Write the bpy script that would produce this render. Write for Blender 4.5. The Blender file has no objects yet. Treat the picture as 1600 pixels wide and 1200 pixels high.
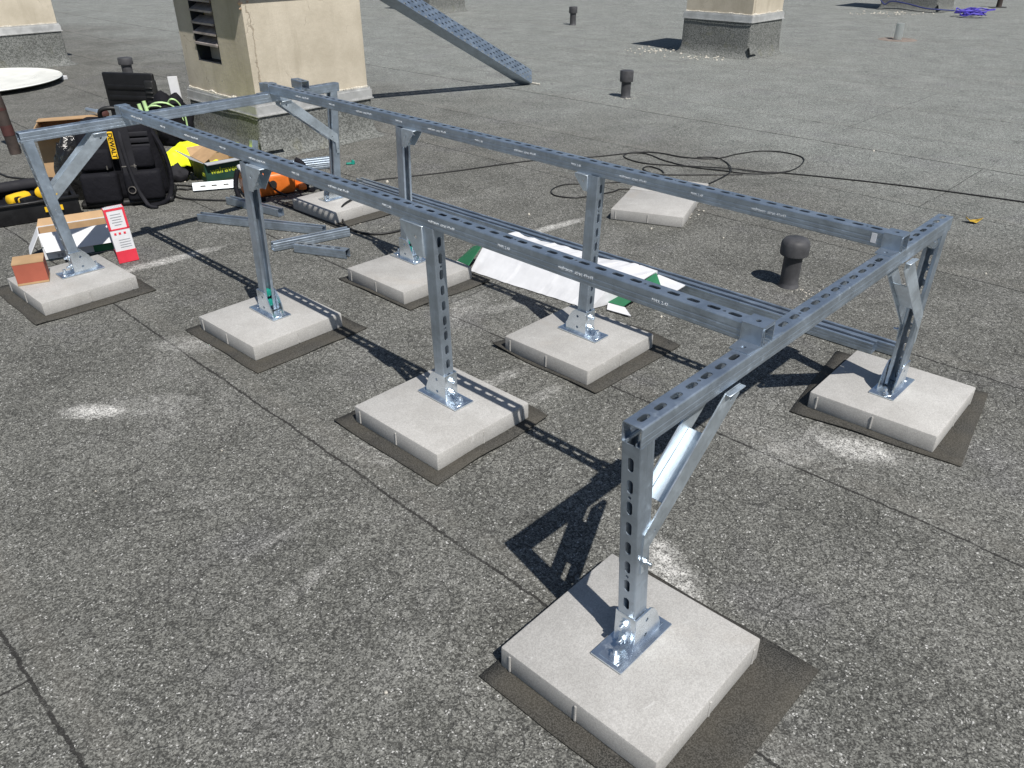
import bpy, bmesh, math, random
from mathutils import Vector, Matrix, Quaternion, noise
random.seed(7)
D = bpy.data
SC = bpy.context.scene
COL = SC.collection
R = math.radians
SUN_AZ, SUN_EL = R(-61.8), R(54.2)

# ------------------------------------------------------------------ materials
class NT:
    """small helper around a node tree"""
    def __init__(s, name):
        s.m = D.materials.new(name); s.m.use_nodes = True
        s.t = s.m.node_tree; s.n = s.t.nodes; s.l = s.t.links
        s.b = s.n['Principled BSDF']
        s.co = s.n.new('ShaderNodeTexCoord').outputs['Object']
    def put(s, sock, v):
        if v is None: return
        if isinstance(v, bpy.types.NodeSocket): s.l.new(v, sock)
        else:
            if hasattr(sock.default_value, '__len__') and not hasattr(v, '__len__'): v = (v,) * len(sock.default_value)
            if hasattr(v, '__len__') and len(v) == 3 and len(sock.default_value) == 4: v = (*v, 1)
            sock.default_value = v
    def math(s, op, a, b=None, c=None, clamp=False):
        n = s.n.new('ShaderNodeMath'); n.operation = op; n.use_clamp = clamp
        for i, v in enumerate((a, b, c)): s.put(n.inputs[i], v)
        return n.outputs[0]
    def vmath(s, op, a, b=None):
        n = s.n.new('ShaderNodeVectorMath'); n.operation = op
        s.put(n.inputs[0], a); s.put(n.inputs[1], b)
        return n.outputs['Value'] if op in ('DOT_PRODUCT', 'LENGTH', 'DISTANCE') else n.outputs[0]
    def noise(s, scale, detail=3, rough=.5, co=None, dist=0):
        n = s.n.new('ShaderNodeTexNoise'); s.put(n.inputs['Vector'], co or s.co)
        n.inputs['Scale'].default_value = scale; n.inputs['Detail'].default_value = detail
        n.inputs['Roughness'].default_value = rough; n.inputs['Distortion'].default_value = dist
        return n.outputs['Fac']
    def vor(s, scale, feature='F1', co=None, out='Distance', rand=1):
        n = s.n.new('ShaderNodeTexVoronoi'); n.feature = feature; s.put(n.inputs['Vector'], co or s.co)
        n.inputs['Scale'].default_value = scale; n.inputs['Randomness'].default_value = rand
        return n.outputs[out]
    def ramp(s, fac, lo, hi, a=0., b=1.):
        n = s.n.new('ShaderNodeMapRange'); n.interpolation_type = 'SMOOTHSTEP'
        s.put(n.inputs['Value'], fac)
        for k, v in zip(('From Min', 'From Max', 'To Min', 'To Max'), (lo, hi, a, b)): n.inputs[k].default_value = v
        return n.outputs[0]
    def mix(s, f, a, b, mode='MIX'):
        n = s.n.new('ShaderNodeMix'); n.data_type = 'RGBA'; n.blend_type = mode
        s.put(n.inputs[0], f); s.put(n.inputs[6], a); s.put(n.inputs[7], b)
        return n.outputs[2]
    def bump(s, h, strength=.3, dist=.002):
        n = s.n.new('ShaderNodeBump'); n.inputs['Strength'].default_value = strength; n.inputs['Distance'].default_value = dist
        s.put(n.inputs['Height'], h); s.l.new(n.outputs[0], s.b.inputs['Normal'])
    def set(s, col=None, rough=None, metal=None, spec=None):
        for k, v in (('Base Color', col), ('Roughness', rough), ('Metallic', metal), ('Specular IOR Level', spec)):
            if v is not None: s.put(s.b.inputs[k], v)
        return s.m

def plain(name, c, rough=.6, metal=0, var=.15, scale=14, bump=.15, bscale=60, bd=.001, spec=.4):
    t = NT(name)
    f = t.noise(scale, 5, .6)
    f = t.ramp(f, .3, .7)
    c0 = tuple(x * (1 - var) for x in c); c1 = tuple(min(1, x * (1 + var)) for x in c)
    t.bump(t.noise(bscale, 4), bump, bd)
    return t.set(t.mix(f, c0, c1), t.ramp(t.noise(scale * 2, 3), .3, .7, max(0, rough - .08), min(1, rough + .08)), metal, spec)

def galv(name, c, r0, r1, spang=55, metal=1.):
    t = NT(name)
    v = t.vor(spang, out='Color')
    sep = t.n.new('ShaderNodeSeparateColor'); t.l.new(v, sep.inputs[0])
    st = t.noise(9, 5, .65)
    f = t.math('ADD', t.math('MULTIPLY', sep.outputs[0], .35), t.math('MULTIPLY', t.ramp(st, .3, .7), .65))
    col = t.mix(f, tuple(x * .78 for x in c), tuple(min(1, x * 1.12) for x in c))
    dust = t.ramp(t.noise(26, 6, .7), .56, .74)
    rough = t.math('ADD', t.ramp(st, .3, .7, r0, r1), t.math('MULTIPLY', dust, .12))
    t.bump(t.noise(45, 3), .08, .0008)
    return t.set(col, rough, t.math('SUBTRACT', metal, t.math('MULTIPLY', dust, .18)))

M = {}
M['galv'] = galv('galvanised_steel', (.425, .495, .575), .32, .45, 55, .86)
M['galv_bright'] = galv('bright_zinc_sheet', (.58, .65, .71), .42, .56, 80, .85)
M['zinc'] = galv('electro_zinc', (.72, .79, .86), .20, .34, 30, .95)
M['galv_dull'] = galv('dull_galvanised', (.36, .385, .41), .38, .52, 30, .88)
M['ink'] = plain('embossed_pale_print', (.66, .68, .70), .6, .2, bump=0)
M['black'] = plain('black_plastic', (.008, .008, .009), .48, spec=.35, bump=.3, bscale=120)
M['black_cloth'] = plain('black_woven_nylon', (.008, .008, .011), .8, bump=.8, bscale=34, bd=.006, spec=.18)
M['grey_cloth'] = plain('worn_grey_webbing', (.020, .020, .024), .75, bump=.6, bscale=200, bd=.0006, spec=.2)
M['rubber'] = plain('black_rubber', (.015, .015, .015), .5)
M['yellow'] = plain('tool_yellow_plastic', (.75, .46, .02), .4, var=.06)
M['hivis'] = plain('hi_vis_yellow_cloth', (.72, .80, .015), .7, var=.1, bump=.4, bscale=300)
M['lime'] = plain('lime_reflective_tape', (.42, .60, .30), .45, var=.1)
M['orange'] = plain('orange_plastic', (.62, .15, .022), .42, var=.12)
M['white'] = plain('white_card', (.60, .605, .625), .7, var=.05, bump=.1, bscale=30)
M['white_panel'] = plain('white_dish_enamel', (.70, .71, .68), .35, var=.04, scale=3)
M['kraft'] = plain('kraft_cardboard', (.40, .26, .14), .8, var=.1, bump=.2, bscale=120)
M['rust_card'] = plain('brick_red_card', (.33, .09, .055), .7, var=.08)
M['red'] = plain('red_print', (.62, .035, .06), .55, var=.05)
M['green'] = plain('green_print', (.020, .135, .062), .65, var=.12)
M['dkgreen'] = plain('dark_green_print', (.012, .045, .030), .55, var=.1)
M['leafyellow'] = plain('yellow_lettering', (.42, .48, .03), .6, var=.05)
M['greyprint'] = plain('grey_print', (.33, .34, .36), .7, var=.05)
M['teal'] = plain('green_plastic_nut', (.01, .22, .17), .35)
M['purple'] = plain('violet_rope', (.075, .055, .40), .6, var=.3)
M['rust'] = plain('rusty_pipe', (.045, .034, .030), .8, var=.45, scale=9, bump=.5)
M['redtape'] = plain('dull_red_tape', (.060, .022, .020), .7)
M['pvc'] = plain('dark_grey_vent_plastic', (.052, .052, .056), .62, var=.35, scale=11, bump=.25, bscale=240)
M['brass'] = plain('pale_metal_ring', (.6, .55, .5), .4, 1)
M['leaf'] = plain('dry_leaf', (.42, .27, .03), .7, var=.4, scale=60)
M['timber'] = plain('weathered_timber', (.42, .36, .26), .8, var=.2, scale=30)

def mat_pad():
    t = NT('bitumen_pad')
    g = t.ramp(t.noise(330, 2, .6), .35, .7)
    big = t.ramp(t.noise(7, 4), .3, .7)
    c = t.mix(g, (.022, .022, .020), (.095, .091, .083))
    c = t.mix(big, c, t.mix(.4, c, (.085, .076, .060)))
    t.bump(t.noise(330, 2), .6, .002)
    return t.set(c, .9, 0, .2)
M['pad'] = mat_pad()

def mat_concrete():
    t = NT('pale_concrete')
    oi = t.n.new('ShaderNodeObjectInfo')
    co = t.vmath('ADD', t.co, None)
    off = t.math('MULTIPLY', oi.outputs['Random'], 40)
    cmb = t.n.new('ShaderNodeCombineXYZ'); t.l.new(off, cmb.inputs[0]); t.l.new(off, cmb.inputs[1])
    co = t.vmath('ADD', t.co, cmb.outputs[0])
    a = t.ramp(t.noise(9, 6, .62, co), .32, .70)
    b = t.ramp(t.noise(240, 3, .6, co), .30, .72)
    c = t.mix(a, (.385, .375, .358), (.455, .445, .428))
    c = t.mix(t.math('MULTIPLY', b, .38), c, (.29, .282, .268))
    fine = t.vor(420, co=co, out='Color'); sf = t.n.new('ShaderNodeSeparateColor'); t.l.new(fine, sf.inputs[0])
    c = t.mix(1, c, t.ramp(sf.outputs[0], 0, 1, .89, 1.10), 'MULTIPLY')
    c = t.mix(1, c, t.math('ADD', t.math('MULTIPLY', oi.outputs['Random'], .12), .86), 'MULTIPLY')
    pit = t.ramp(t.vor(75, co=co), .03, .14, 1, 0)
    pit = t.math('MULTIPLY', pit, t.ramp(t.noise(30, 2, .5, co), .55, .65))
    c = t.mix(t.math('MULTIPLY', pit, .7), c, (.17, .165, .155))
    stain = t.ramp(t.noise(3.2, 4, .6, co, .6), .55, .75)
    c = t.mix(t.math('MULTIPLY', stain, .35), c, (.36, .325, .285))
    scuff = t.ramp(t.noise(14, 6, .75, co, 1.5), .60, .72)
    c = t.mix(t.math('MULTIPLY', scuff, .45), c, (.60, .595, .58))
    h = t.math('SUBTRACT', t.math('MULTIPLY', b, .5), t.math('MULTIPLY', pit, 1.2))
    t.bump(h, .35, .0012)
    return t.set(c, .85, 0, .25)
M['concrete'] = mat_concrete()

def mat_plaster():
    t = NT('old_beige_plaster')
    a = t.ramp(t.noise(2.6, 7, .65), .3, .7)
    c = t.mix(a, (.43, .385, .305), (.575, .52, .425))
    b = t.ramp(t.noise(150, 3, .6), .3, .7)
    c = t.mix(t.math('MULTIPLY', b, .25), c, (.30, .25, .18))
    wob = t.vmath('ADD', t.co, None)
    nz = t.n.new('ShaderNodeTexNoise'); nz.inputs['Scale'].default_value = 7; nz.inputs['Detail'].default_value = 5
    t.l.new(t.co, nz.inputs['Vector'])
    sc = t.vmath('SCALE', nz.outputs['Color']); sc.node.inputs['Scale'].default_value = .22
    wob = t.vmath('ADD', t.co, sc)
    e = t.vor(2.7, 'DISTANCE_TO_EDGE', wob)
    crack = t.math('MULTIPLY', t.ramp(e, .0015, .007, 1, 0), t.ramp(t.noise(2.6, 4, .7), .50, .58))
    sx_ = t.n.new('ShaderNodeSeparateXYZ'); t.l.new(t.co, sx_.inputs[0])
    wv = t.math('MULTIPLY', t.math('SUBTRACT', t.noise(9, 5, .65), .5), .11)
    cx = t.math('ABSOLUTE', t.math('SUBTRACT', t.math('ADD', sx_.outputs[0], wv), .045))
    edge = t.math('MULTIPLY', t.math('MULTIPLY', t.ramp(cx, .002, .008, 1, 0), t.math('LESS_THAN', sx_.outputs[1], .05)), t.ramp(t.noise(4, 3), .40, .5))
    crack = t.math('MAXIMUM', crack, edge)
    streak = t.n.new('ShaderNodeMapping'); streak.inputs['Scale'].default_value = (9, 9, .9); t.l.new(t.co, streak.inputs['Vector'])
    c = t.mix(t.math('MULTIPLY', t.ramp(t.noise(1, 5, .7, streak.outputs[0]), .5, .75), .35), c, (.30, .26, .195))
    c = t.mix(t.math('MULTIPLY', crack, .6), c, (.20, .16, .115))
    stain = t.ramp(t.noise(5, 5, .7, None, 1.), .60, .78)
    c = t.mix(t.math('MULTIPLY', stain, .5), c, (.34, .295, .225))
    t.bump(t.math('SUBTRACT', t.math('MULTIPLY', t.noise(38, 5), .6), crack), .45, .006)
    return t.set(c, .92, 0, .15)
M['plaster'] = mat_plaster()

def mat_flash():
    t = NT('mineral_felt_upstand')
    g = t.vor(120, out='Color'); sg_ = t.n.new('ShaderNodeSeparateColor'); t.l.new(g, sg_.inputs[0]); g = t.ramp(sg_.outputs[0], .15, .85)
    c = t.mix(g, (.085, .088, .084), (.21, .216, .206))
    big = t.ramp(t.noise(4, 5), .3, .7)
    c = t.mix(t.math('MULTIPLY', big, .3), c, (.12, .124, .115))
    moss = t.ramp(t.noise(6, 4, .6, None, .5), .58, .75)
    c = t.mix(t.math('MULTIPLY', moss, .3), c, (.14, .135, .075))
    t.bump(g, .5, .004)
    return t.set(c, .95, 0, .15)
M['flash'] = mat_flash()
M['mortar'] = plain('crumbly_pale_mortar', (.50, .47, .41), .9, var=.25, scale=40, bump=.9, bscale=90, bd=.006)
M['strip'] = galv('aluminium_flashing_strip', (.60, .60, .59), .42, .58, 6, .6)
M['darkvoid'] = plain('dark_duct_sheet', (.02, .024, .03), .6, var=.2)
M['louvre'] = plain('painted_louvre', (.34, .30, .28), .5, .3, var=.3)

def mat_roof():
    t = NT('mineral_roof_felt')
    P = t.co
    n1 = (math.cos(R(45.7)), math.sin(R(45.7)), 0)
    v1 = (-n1[1], n1[0], 0)
    d = t.vmath('DOT_PRODUCT', P, n1)
    s = t.vmath('DOT_PRODUCT', P, v1)
    dw = t.math('ADD', d, t.math('MULTIPLY', t.math('SUBTRACT', t.noise(2.2, 5, .6), .5), .035))
    dw = t.math('ADD', dw, t.math('MULTIPLY', t.math('SUBTRACT', t.noise(48, 4, .7), .5), .020))
    sw = t.math('ADD', s, t.math('MULTIPLY', t.math('SUBTRACT', t.noise(2.6, 4, .6), .5), .05))
    # tone of the felt: warm grey near, blending to paler and greener further over
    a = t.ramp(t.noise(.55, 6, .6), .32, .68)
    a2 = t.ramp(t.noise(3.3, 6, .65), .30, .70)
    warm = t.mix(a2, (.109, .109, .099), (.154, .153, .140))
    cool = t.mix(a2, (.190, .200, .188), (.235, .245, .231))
    far_mix = t.ramp(t.math('ADD', d, t.math('MULTIPLY', a, 1.1)), 4.4, 6.9)
    c = t.mix(far_mix, warm, cool)
    # wear: paler scuffed and darker soaked areas
    wear = t.ramp(t.noise(1.5, 7, .72, None, .8), .50, .74)
    c = t.mix(t.math('MULTIPLY', wear, .48), c, (.240, .238, .226))
    dark = t.ramp(t.noise(1.05, 6, .7, None, .4), .52, .74)
    c = t.mix(t.math('MULTIPLY', dark, .30), c, (.088, .084, .078))
    tint = t.ramp(t.noise(2.3, 3, .5), .55, .7)
    c = t.mix(t.math('MULTIPLY', tint, .25), c, (.135, .132, .142))
    # granules
    nz0 = t.n.new('ShaderNodeTexNoise'); nz0.inputs['Scale'].default_value = 130; nz0.inputs['Detail'].default_value = 2
    t.l.new(P, nz0.inputs['Vector'])
    sc0 = t.vmath('SCALE', nz0.outputs['Color']); sc0.node.inputs['Scale'].default_value = .006
    P2 = t.vmath('ADD', P, sc0)
    def cells(scale):
        sp_ = t.n.new('ShaderNodeSeparateColor'); t.l.new(t.vor(scale, out='Color', co=P2), sp_.inputs[0]); return sp_.outputs
    k1 = cells(320); k2 = cells(170)
    g = t.math('ADD', t.math('MULTIPLY', k1[0], .72), t.math('MULTIPLY', k2[1], .28))
    gg = t.ramp(g, .16, .88, .42, 1.60)
    mid = t.ramp(t.noise(62, 4, .7), .34, .66, .80, 1.20)
    c = t.mix(1, c, t.math('MULTIPLY', gg, mid), 'MULTIPLY')
    fm = t.math('MULTIPLY', t.ramp(k1[2], .93, .97), t.ramp(t.noise(48, 2), .42, .6))
    c = t.mix(t.math('MULTIPLY', fm, .75), c, (.60, .595, .57))
    dk = t.ramp(k2[2], .90, .95)
    c = t.mix(t.math('MULTIPLY', dk, .6), c, (.030, .030, .029))
    blot = mid
    # alligator crazing
    nz = t.n.new('ShaderNodeTexNoise'); nz.inputs['Scale'].default_value = 26; nz.inputs['Detail'].default_value = 3
    t.l.new(P, nz.inputs['Vector'])
    sc = t.vmath('SCALE', nz.outputs['Color']); sc.node.inputs['Scale'].default_value = .035
    wob = t.vmath('ADD', P, sc)
    craz = t.math('MAXIMUM', t.ramp(t.vor(12, 'DISTANCE_TO_EDGE', wob), .007, .034, 1, 0),
                  t.math('MULTIPLY', t.ramp(t.vor(31, 'DISTANCE_TO_EDGE', wob), .01, .05, 1, 0), .5))
    craz = t.math('MULTIPLY', craz, t.ramp(t.noise(1.9, 4, .6), .32, .56))
    c = t.mix(t.math('MULTIPLY', craz, .52), c, (.036, .036, .034))
    # roll seams and end laps
    seam = None; lip = None
    for cc in (.09, 1.025, 1.955, 2.93, 3.86, 4.80, 5.93, 6.55, 7.6, 8.62, 9.6, 10.6, 11.6, 12.6, 14.6, 16.5):
        q = t.math('SUBTRACT', dw, cc)
        e = t.math('LESS_THAN', t.math('ABSOLUTE', q), .0040 if cc < 5 else .008)
        e = e if cc < 6 else t.math('MULTIPLY', e, .45)
        seam = e if seam is None else t.math('MAXIMUM', seam, e)
        b_ = t.ramp(t.math('ABSOLUTE', t.math('SUBTRACT', q, .055)), .0, .055, 1, 0)
        lip = b_ if lip is None else t.math('MAXIMUM', lip, b_)
    for c0, c1, s0 in ((1.955, 2.93, 2.35), (2.93, 3.86, .36), (3.86, 4.8, 3.3), (4.8, 5.93, 1.4), (5.93, 6.55, 5.2), (6.55, 8.62, 2.6), (8.62, 9.6, 4.5), (-3, .09, 1.55)):
        e = t.math('MULTIPLY', t.math('LESS_THAN', t.math('ABSOLUTE', t.math('SUBTRACT', sw, s0)), .0028),
                   t.math('MULTIPLY', t.math('GREATER_THAN', dw, c0), t.math('LESS_THAN', dw, c1)))
        seam = t.math('MAXIMUM', seam, e)
    gap = t.ramp(t.noise(5, 4, .7), .36, .5)
    seamv = t.math('MULTIPLY', seam, t.math('ADD', t.math('MULTIPLY', gap, .45), .5))
    c = t.mix(t.math('MULTIPLY', t.math('MULTIPLY', lip, gap), .10), c, (.235, .215, .185))
    c = t.mix(t.math('MULTIPLY', seamv, .9), c, (.022, .021, .020))
    # concrete dust left by drilling and cutting
    dust = None
    streak = t.ramp(t.noise(20, 7, .8, None, 1.2), .40, .68)
    for x, y, rx, ry, rot, k in ((-1.40, 2.235, .15, .065, 0, 1.2), (-1.27, 2.26, .27, .10, 8, .5), (1.06, 2.0, .17, .09, -30, 1.1), (.86, 1.98, .22, .09, 20, .5),
                                 (.385, 1.48, .085, .20, 20, 1.), (-.06, 2.43, .24, .045, 40, .6), (-.20, 3.05, .11, .24, -20, .45), (.24, 4.10, .33, .05, 38, 1.1),
                                 (-.5, 1.45, .20, .03, 55, .4), (-1.68, 3.62, .40, .06, 42, 1.), (-1.02, 4.10, .24, .06, 20, .6), (-1.27, 2.72, .20, .09, -10, .55), (1.16, 2.05, .24, .025, 62, .6), (.93, 2.06, .22, .02, 50, .6),
                                 (-.62, 1.60, .22, .016, 48, .45), (-.9, 1.75, .20, .02, 20, .3), (-.05, 3.05, .16, .05, 30, .5), (-.38, 1.98, .10, .1, 0, .45), (.05, 2.28, .22, .04, 42, .55), (.3, 2.85, .25, .07, 45, .4)):
        v = t.vmath('SUBTRACT', P, (x, y, 0))
        ca, sa = math.cos(R(rot)), math.sin(R(rot))
        px = t.math('DIVIDE', t.vmath('DOT_PRODUCT', v, (ca, sa, 0)), rx)
        py = t.math('DIVIDE', t.vmath('DOT_PRODUCT', v, (-sa, ca, 0)), ry)
        r2 = t.math('ADD', t.math('POWER', px, 2), t.math('POWER', py, 2))
        f = t.math('MULTIPLY', t.ramp(r2, 0., 1., 1, 0), k)
        dust = f if dust is None else t.math('MAXIMUM', dust, f)
    dm = t.math('MULTIPLY', dust, t.math('ADD', t.math('MULTIPLY', streak, .8), t.math('MULTIPLY', dust, .35)), None, True)
    dm = t.math('MULTIPLY', dm, t.ramp(g, .25, .62, .25, 1.))
    c = t.mix(t.math('MULTIPLY', dm, .95), c, (.66, .65, .62))
    # faint dragging scratches
    sp = t.n.new('ShaderNodeMapping'); sp.inputs['Rotation'].default_value = (0, 0, R(40)); sp.inputs['Scale'].default_value = (1.3, 14, 1)
    t.l.new(P, sp.inputs['Vector'])
    scr = t.ramp(t.noise(3, 6, .75, sp.outputs[0]), .66, .78)
    c = t.mix(t.math('MULTIPLY', scr, .25), c, (.40, .39, .37))
    h = t.math('ADD', t.math('MULTIPLY', g, .8), t.math('MULTIPLY', blot, .6))
    h = t.math('SUBTRACT', h, t.math('ADD', t.math('MULTIPLY', seam, 1.6), t.math('MULTIPLY', craz, .5)))
    h = t.math('ADD', h, t.math('MULTIPLY', lip, .5))
    h = t.math('ADD', h, t.math('MULTIPLY', a2, .8))
    t.bump(h, .75, .0036)
    return t.set(c, .93, 0, .25)
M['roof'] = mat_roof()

# ------------------------------------------------------------------ mesh helpers
class MB:
    def __init__(s): s.bm = bmesh.new()
    def _x(s, vs, m):
        if m is not None: bmesh.ops.transform(s.bm, matrix=m, verts=vs)
    def box(s, size, loc=(0, 0, 0), m=None, bev=0, seg=1):
        r = bmesh.ops.create_cube(s.bm, size=1)['verts']
        bmesh.ops.scale(s.bm, vec=size, verts=r)
        if bev:
            es = list({e for v in r for e in v.link_edges})
            g = bmesh.ops.bevel(s.bm, geom=r + es, offset=bev, segments=seg, profile=.5, affect='EDGES')
            r = list(set(g['verts']) | {v for v in r if v.is_valid})
        bmesh.ops.translate(s.bm, vec=loc, verts=r); s._x(r, m); return r
    def cyl(s, r, h, loc=(0, 0, 0), m=None, n=16, r2=None):
        v = bmesh.ops.create_cone(s.bm, cap_ends=True, segments=n, radius1=r, radius2=r if r2 is None else r2, depth=h)['verts']
        bmesh.ops.translate(s.bm, vec=loc, verts=v); s._x(v, m); return v
    def lathe(s, prof, n=24, m=None):
        rings = []
        for r, z in prof:
            rings.append([s.bm.verts.new((r * math.cos(2 * math.pi * i / n), r * math.sin(2 * math.pi * i / n), z)) for i in range(n)])
        for a, b in zip(rings, rings[1:]):
            for i in range(n): s.bm.faces.new((a[i], a[(i + 1) % n], b[(i + 1) % n], b[i]))
        s.bm.faces.new(rings[0][::-1]); s.bm.faces.new(rings[-1])
        s._x([v for q in rings for v in q], m)
    def tube(s, pts, r, n=8, smooth=4):
        P = [Vector(p) for p in pts]
        if smooth > 1 and len(P) > 2:
            Q = []
            for i in range(len(P) - 1):
                p0, p1, p2, p3 = P[max(i - 1, 0)], P[i], P[i + 1], P[min(i + 2, len(P) - 1)]
                for k in range(smooth):
                    t = k / smooth
                    Q.append(.5 * ((2 * p1) + (p2 - p0) * t + (2 * p0 - 5 * p1 + 4 * p2 - p3) * t * t + (3 * p1 - p0 - 3 * p2 + p3) * t ** 3))
            Q.append(P[-1]); P = Q
        rings = []; up = Vector((0, 0, 1)); nprev = None
        for i, p in enumerate(P):
            d = (P[min(i + 1, len(P) - 1)] - P[max(i - 1, 0)])
            if d.length < 1e-9: d = Vector((1, 0, 0))
            d.normalize()
            a = (nprev - d * nprev.dot(d)) if nprev is not None else (up - d * up.dot(d))
            if a.length < 1e-4: a = Vector((1, 0, 0)) - d * d.x
            a.normalize(); b = d.cross(a); nprev = a
            rr = r(i / (len(P) - 1)) if callable(r) else r
            rings.append([s.bm.verts.new(p + a * rr * math.cos(2 * math.pi * k / n) + b * rr * math.sin(2 * math.pi * k / n)) for k in range(n)])
        for a, b in zip(rings, rings[1:]):
            for i in range(n): s.bm.faces.new((a[i], a[(i + 1) % n], b[(i + 1) % n], b[i]))
        s.bm.faces.new(rings[0][::-1]); s.bm.faces.new(rings[-1])
    def plate(s, outer, holes, th, m=None):
        """flat plate in local XY with through holes, thickness th along +Z"""
        b = bmesh.new(); es = []
        for loop in [outer] + holes:
            vs = [b.verts.new((x, y, 0)) for x, y in loop]
            es += [b.edges.new((vs[i], vs[(i + 1) % len(vs)])) for i in range(len(vs))]
        bmesh.ops.triangle_fill(b, use_beauty=True, use_dissolve=False, edges=es, normal=(0, 0, 1))
        fs = list(b.faces)
        g = bmesh.ops.extrude_face_region(b, geom=fs)
        nv = [e for e in g['geom'] if isinstance(e, bmesh.types.BMVert)]
        bmesh.ops.translate(b, vec=(0, 0, th), verts=nv)
        bmesh.ops.recalc_face_normals(b, faces=list(b.faces))
        if m is not None: bmesh.ops.transform(b, matrix=m, verts=list(b.verts))
        me = D.meshes.new('tmp'); b.to_mesh(me); b.free(); s.bm.from_mesh(me); D.meshes.remove(me)
    def quad(s, pts): return s.bm.faces.new([s.bm.verts.new(p) for p in pts])
    def solid(s, pts, th):
        """thin solid sheet from a planar polygon, thickened against its normal"""
        P = [Vector(p) for p in pts]; nrm = (P[1] - P[0]).cross(P[2] - P[0]).normalized()
        a = [s.bm.verts.new(p) for p in P]; b = [s.bm.verts.new(p - nrm * th) for p in P]
        s.bm.faces.new(a); s.bm.faces.new(b[::-1])
        for i in range(len(P)):
            j = (i + 1) % len(P); s.bm.faces.new((a[j], a[i], b[i], b[j]))
    def ico(s, r, loc, sub=1, sq=(1, 1, 1)):
        v = bmesh.ops.create_icosphere(s.bm, subdivisions=sub, radius=r)['verts']
        for q in v: q.co = Vector((q.co.x * sq[0], q.co.y * sq[1], q.co.z * sq[2])) * (1 + .35 * noise.noise(q.co * (2 / r) + Vector(loc) * 7))
        bmesh.ops.translate(s.bm, vec=loc, verts=v); return v
    def build(s, name, mat, parent=None, smooth=None, mtx=None, solidify=0, subsurf=0):
        bmesh.ops.recalc_face_normals(s.bm, faces=list(s.bm.faces)) if not solidify else None
        me = D.meshes.new(name); s.bm.to_mesh(me); s.bm.free()
        me.materials.append(M[mat] if isinstance(mat, str) else mat)
        o = D.objects.new(name, me); COL.objects.link(o)
        if parent is not None: o.parent = parent
        if mtx is not None: o.matrix_basis = mtx
        if smooth:
            for p in me.polygons: p.use_smooth = True
            me.set_sharp_from_angle(angle=R(smooth))
        if solidify:
            q = o.modifiers.new('thickness', 'SOLIDIFY'); q.thickness = solidify; q.offset = 0
        if subsurf:
            q = o.modifiers.new('smooth', 'SUBSURF'); q.levels = subsurf; q.render_levels = subsurf
        return o

def tag(o, label=None, cat=None, group=None, kind=None):
    for k, v in (('label', label), ('category', cat), ('group', group), ('kind', kind)):
        if v: o[k] = v
    return o
def thing(name, label, cat, loc=(0, 0, 0), rz=0, group=None):
    o = D.objects.new(name, None); COL.objects.link(o); o.empty_display_size = .1
    o.location = loc; o.rotation_euler = (0, 0, rz)
    return tag(o, label, cat, group)
def T(x=0, y=0, z=0): return Matrix.Translation((x, y, z))
def RX(a): return Matrix.Rotation(R(a), 4, 'X')
def RY(a): return Matrix.Rotation(R(a), 4, 'Y')
def RZ(a): return Matrix.Rotation(R(a), 4, 'Z')
def axes(x, y, z, o):
    m = Matrix.Identity(4)
    for i, a in enumerate((x, y, z)):
        for k in range(3): m[k][i] = a[k]
    for k in range(3): m[k][3] = o[k]
    return m
def circ(x, y, r, n=10): return [(x + r * math.cos(2 * math.pi * i / n), y + r * math.sin(2 * math.pi * i / n)) for i in range(n)]

def text_obj(s, size, mat, parent, mtx, name='lettering', ext=.0006, bold=0):
    cu = D.curves.new(name, 'FONT'); cu.body = s; cu.size = size; cu.extrude = ext; cu.align_x = 'CENTER'; cu.align_y = 'CENTER'; cu.offset = bold
    ob = D.objects.new(name, cu); COL.objects.link(ob)
    bpy.context.view_layer.update()
    me = D.meshes.new_from_object(ob.evaluated_get(bpy.context.evaluated_depsgraph_get()))
    D.objects.remove(ob); D.curves.remove(cu)
    me.materials.clear(); me.materials.append(M[mat])
    o = D.objects.new(name, me); COL.objects.link(o); o.parent = parent; o.matrix_basis = mtx
    return o

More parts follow.
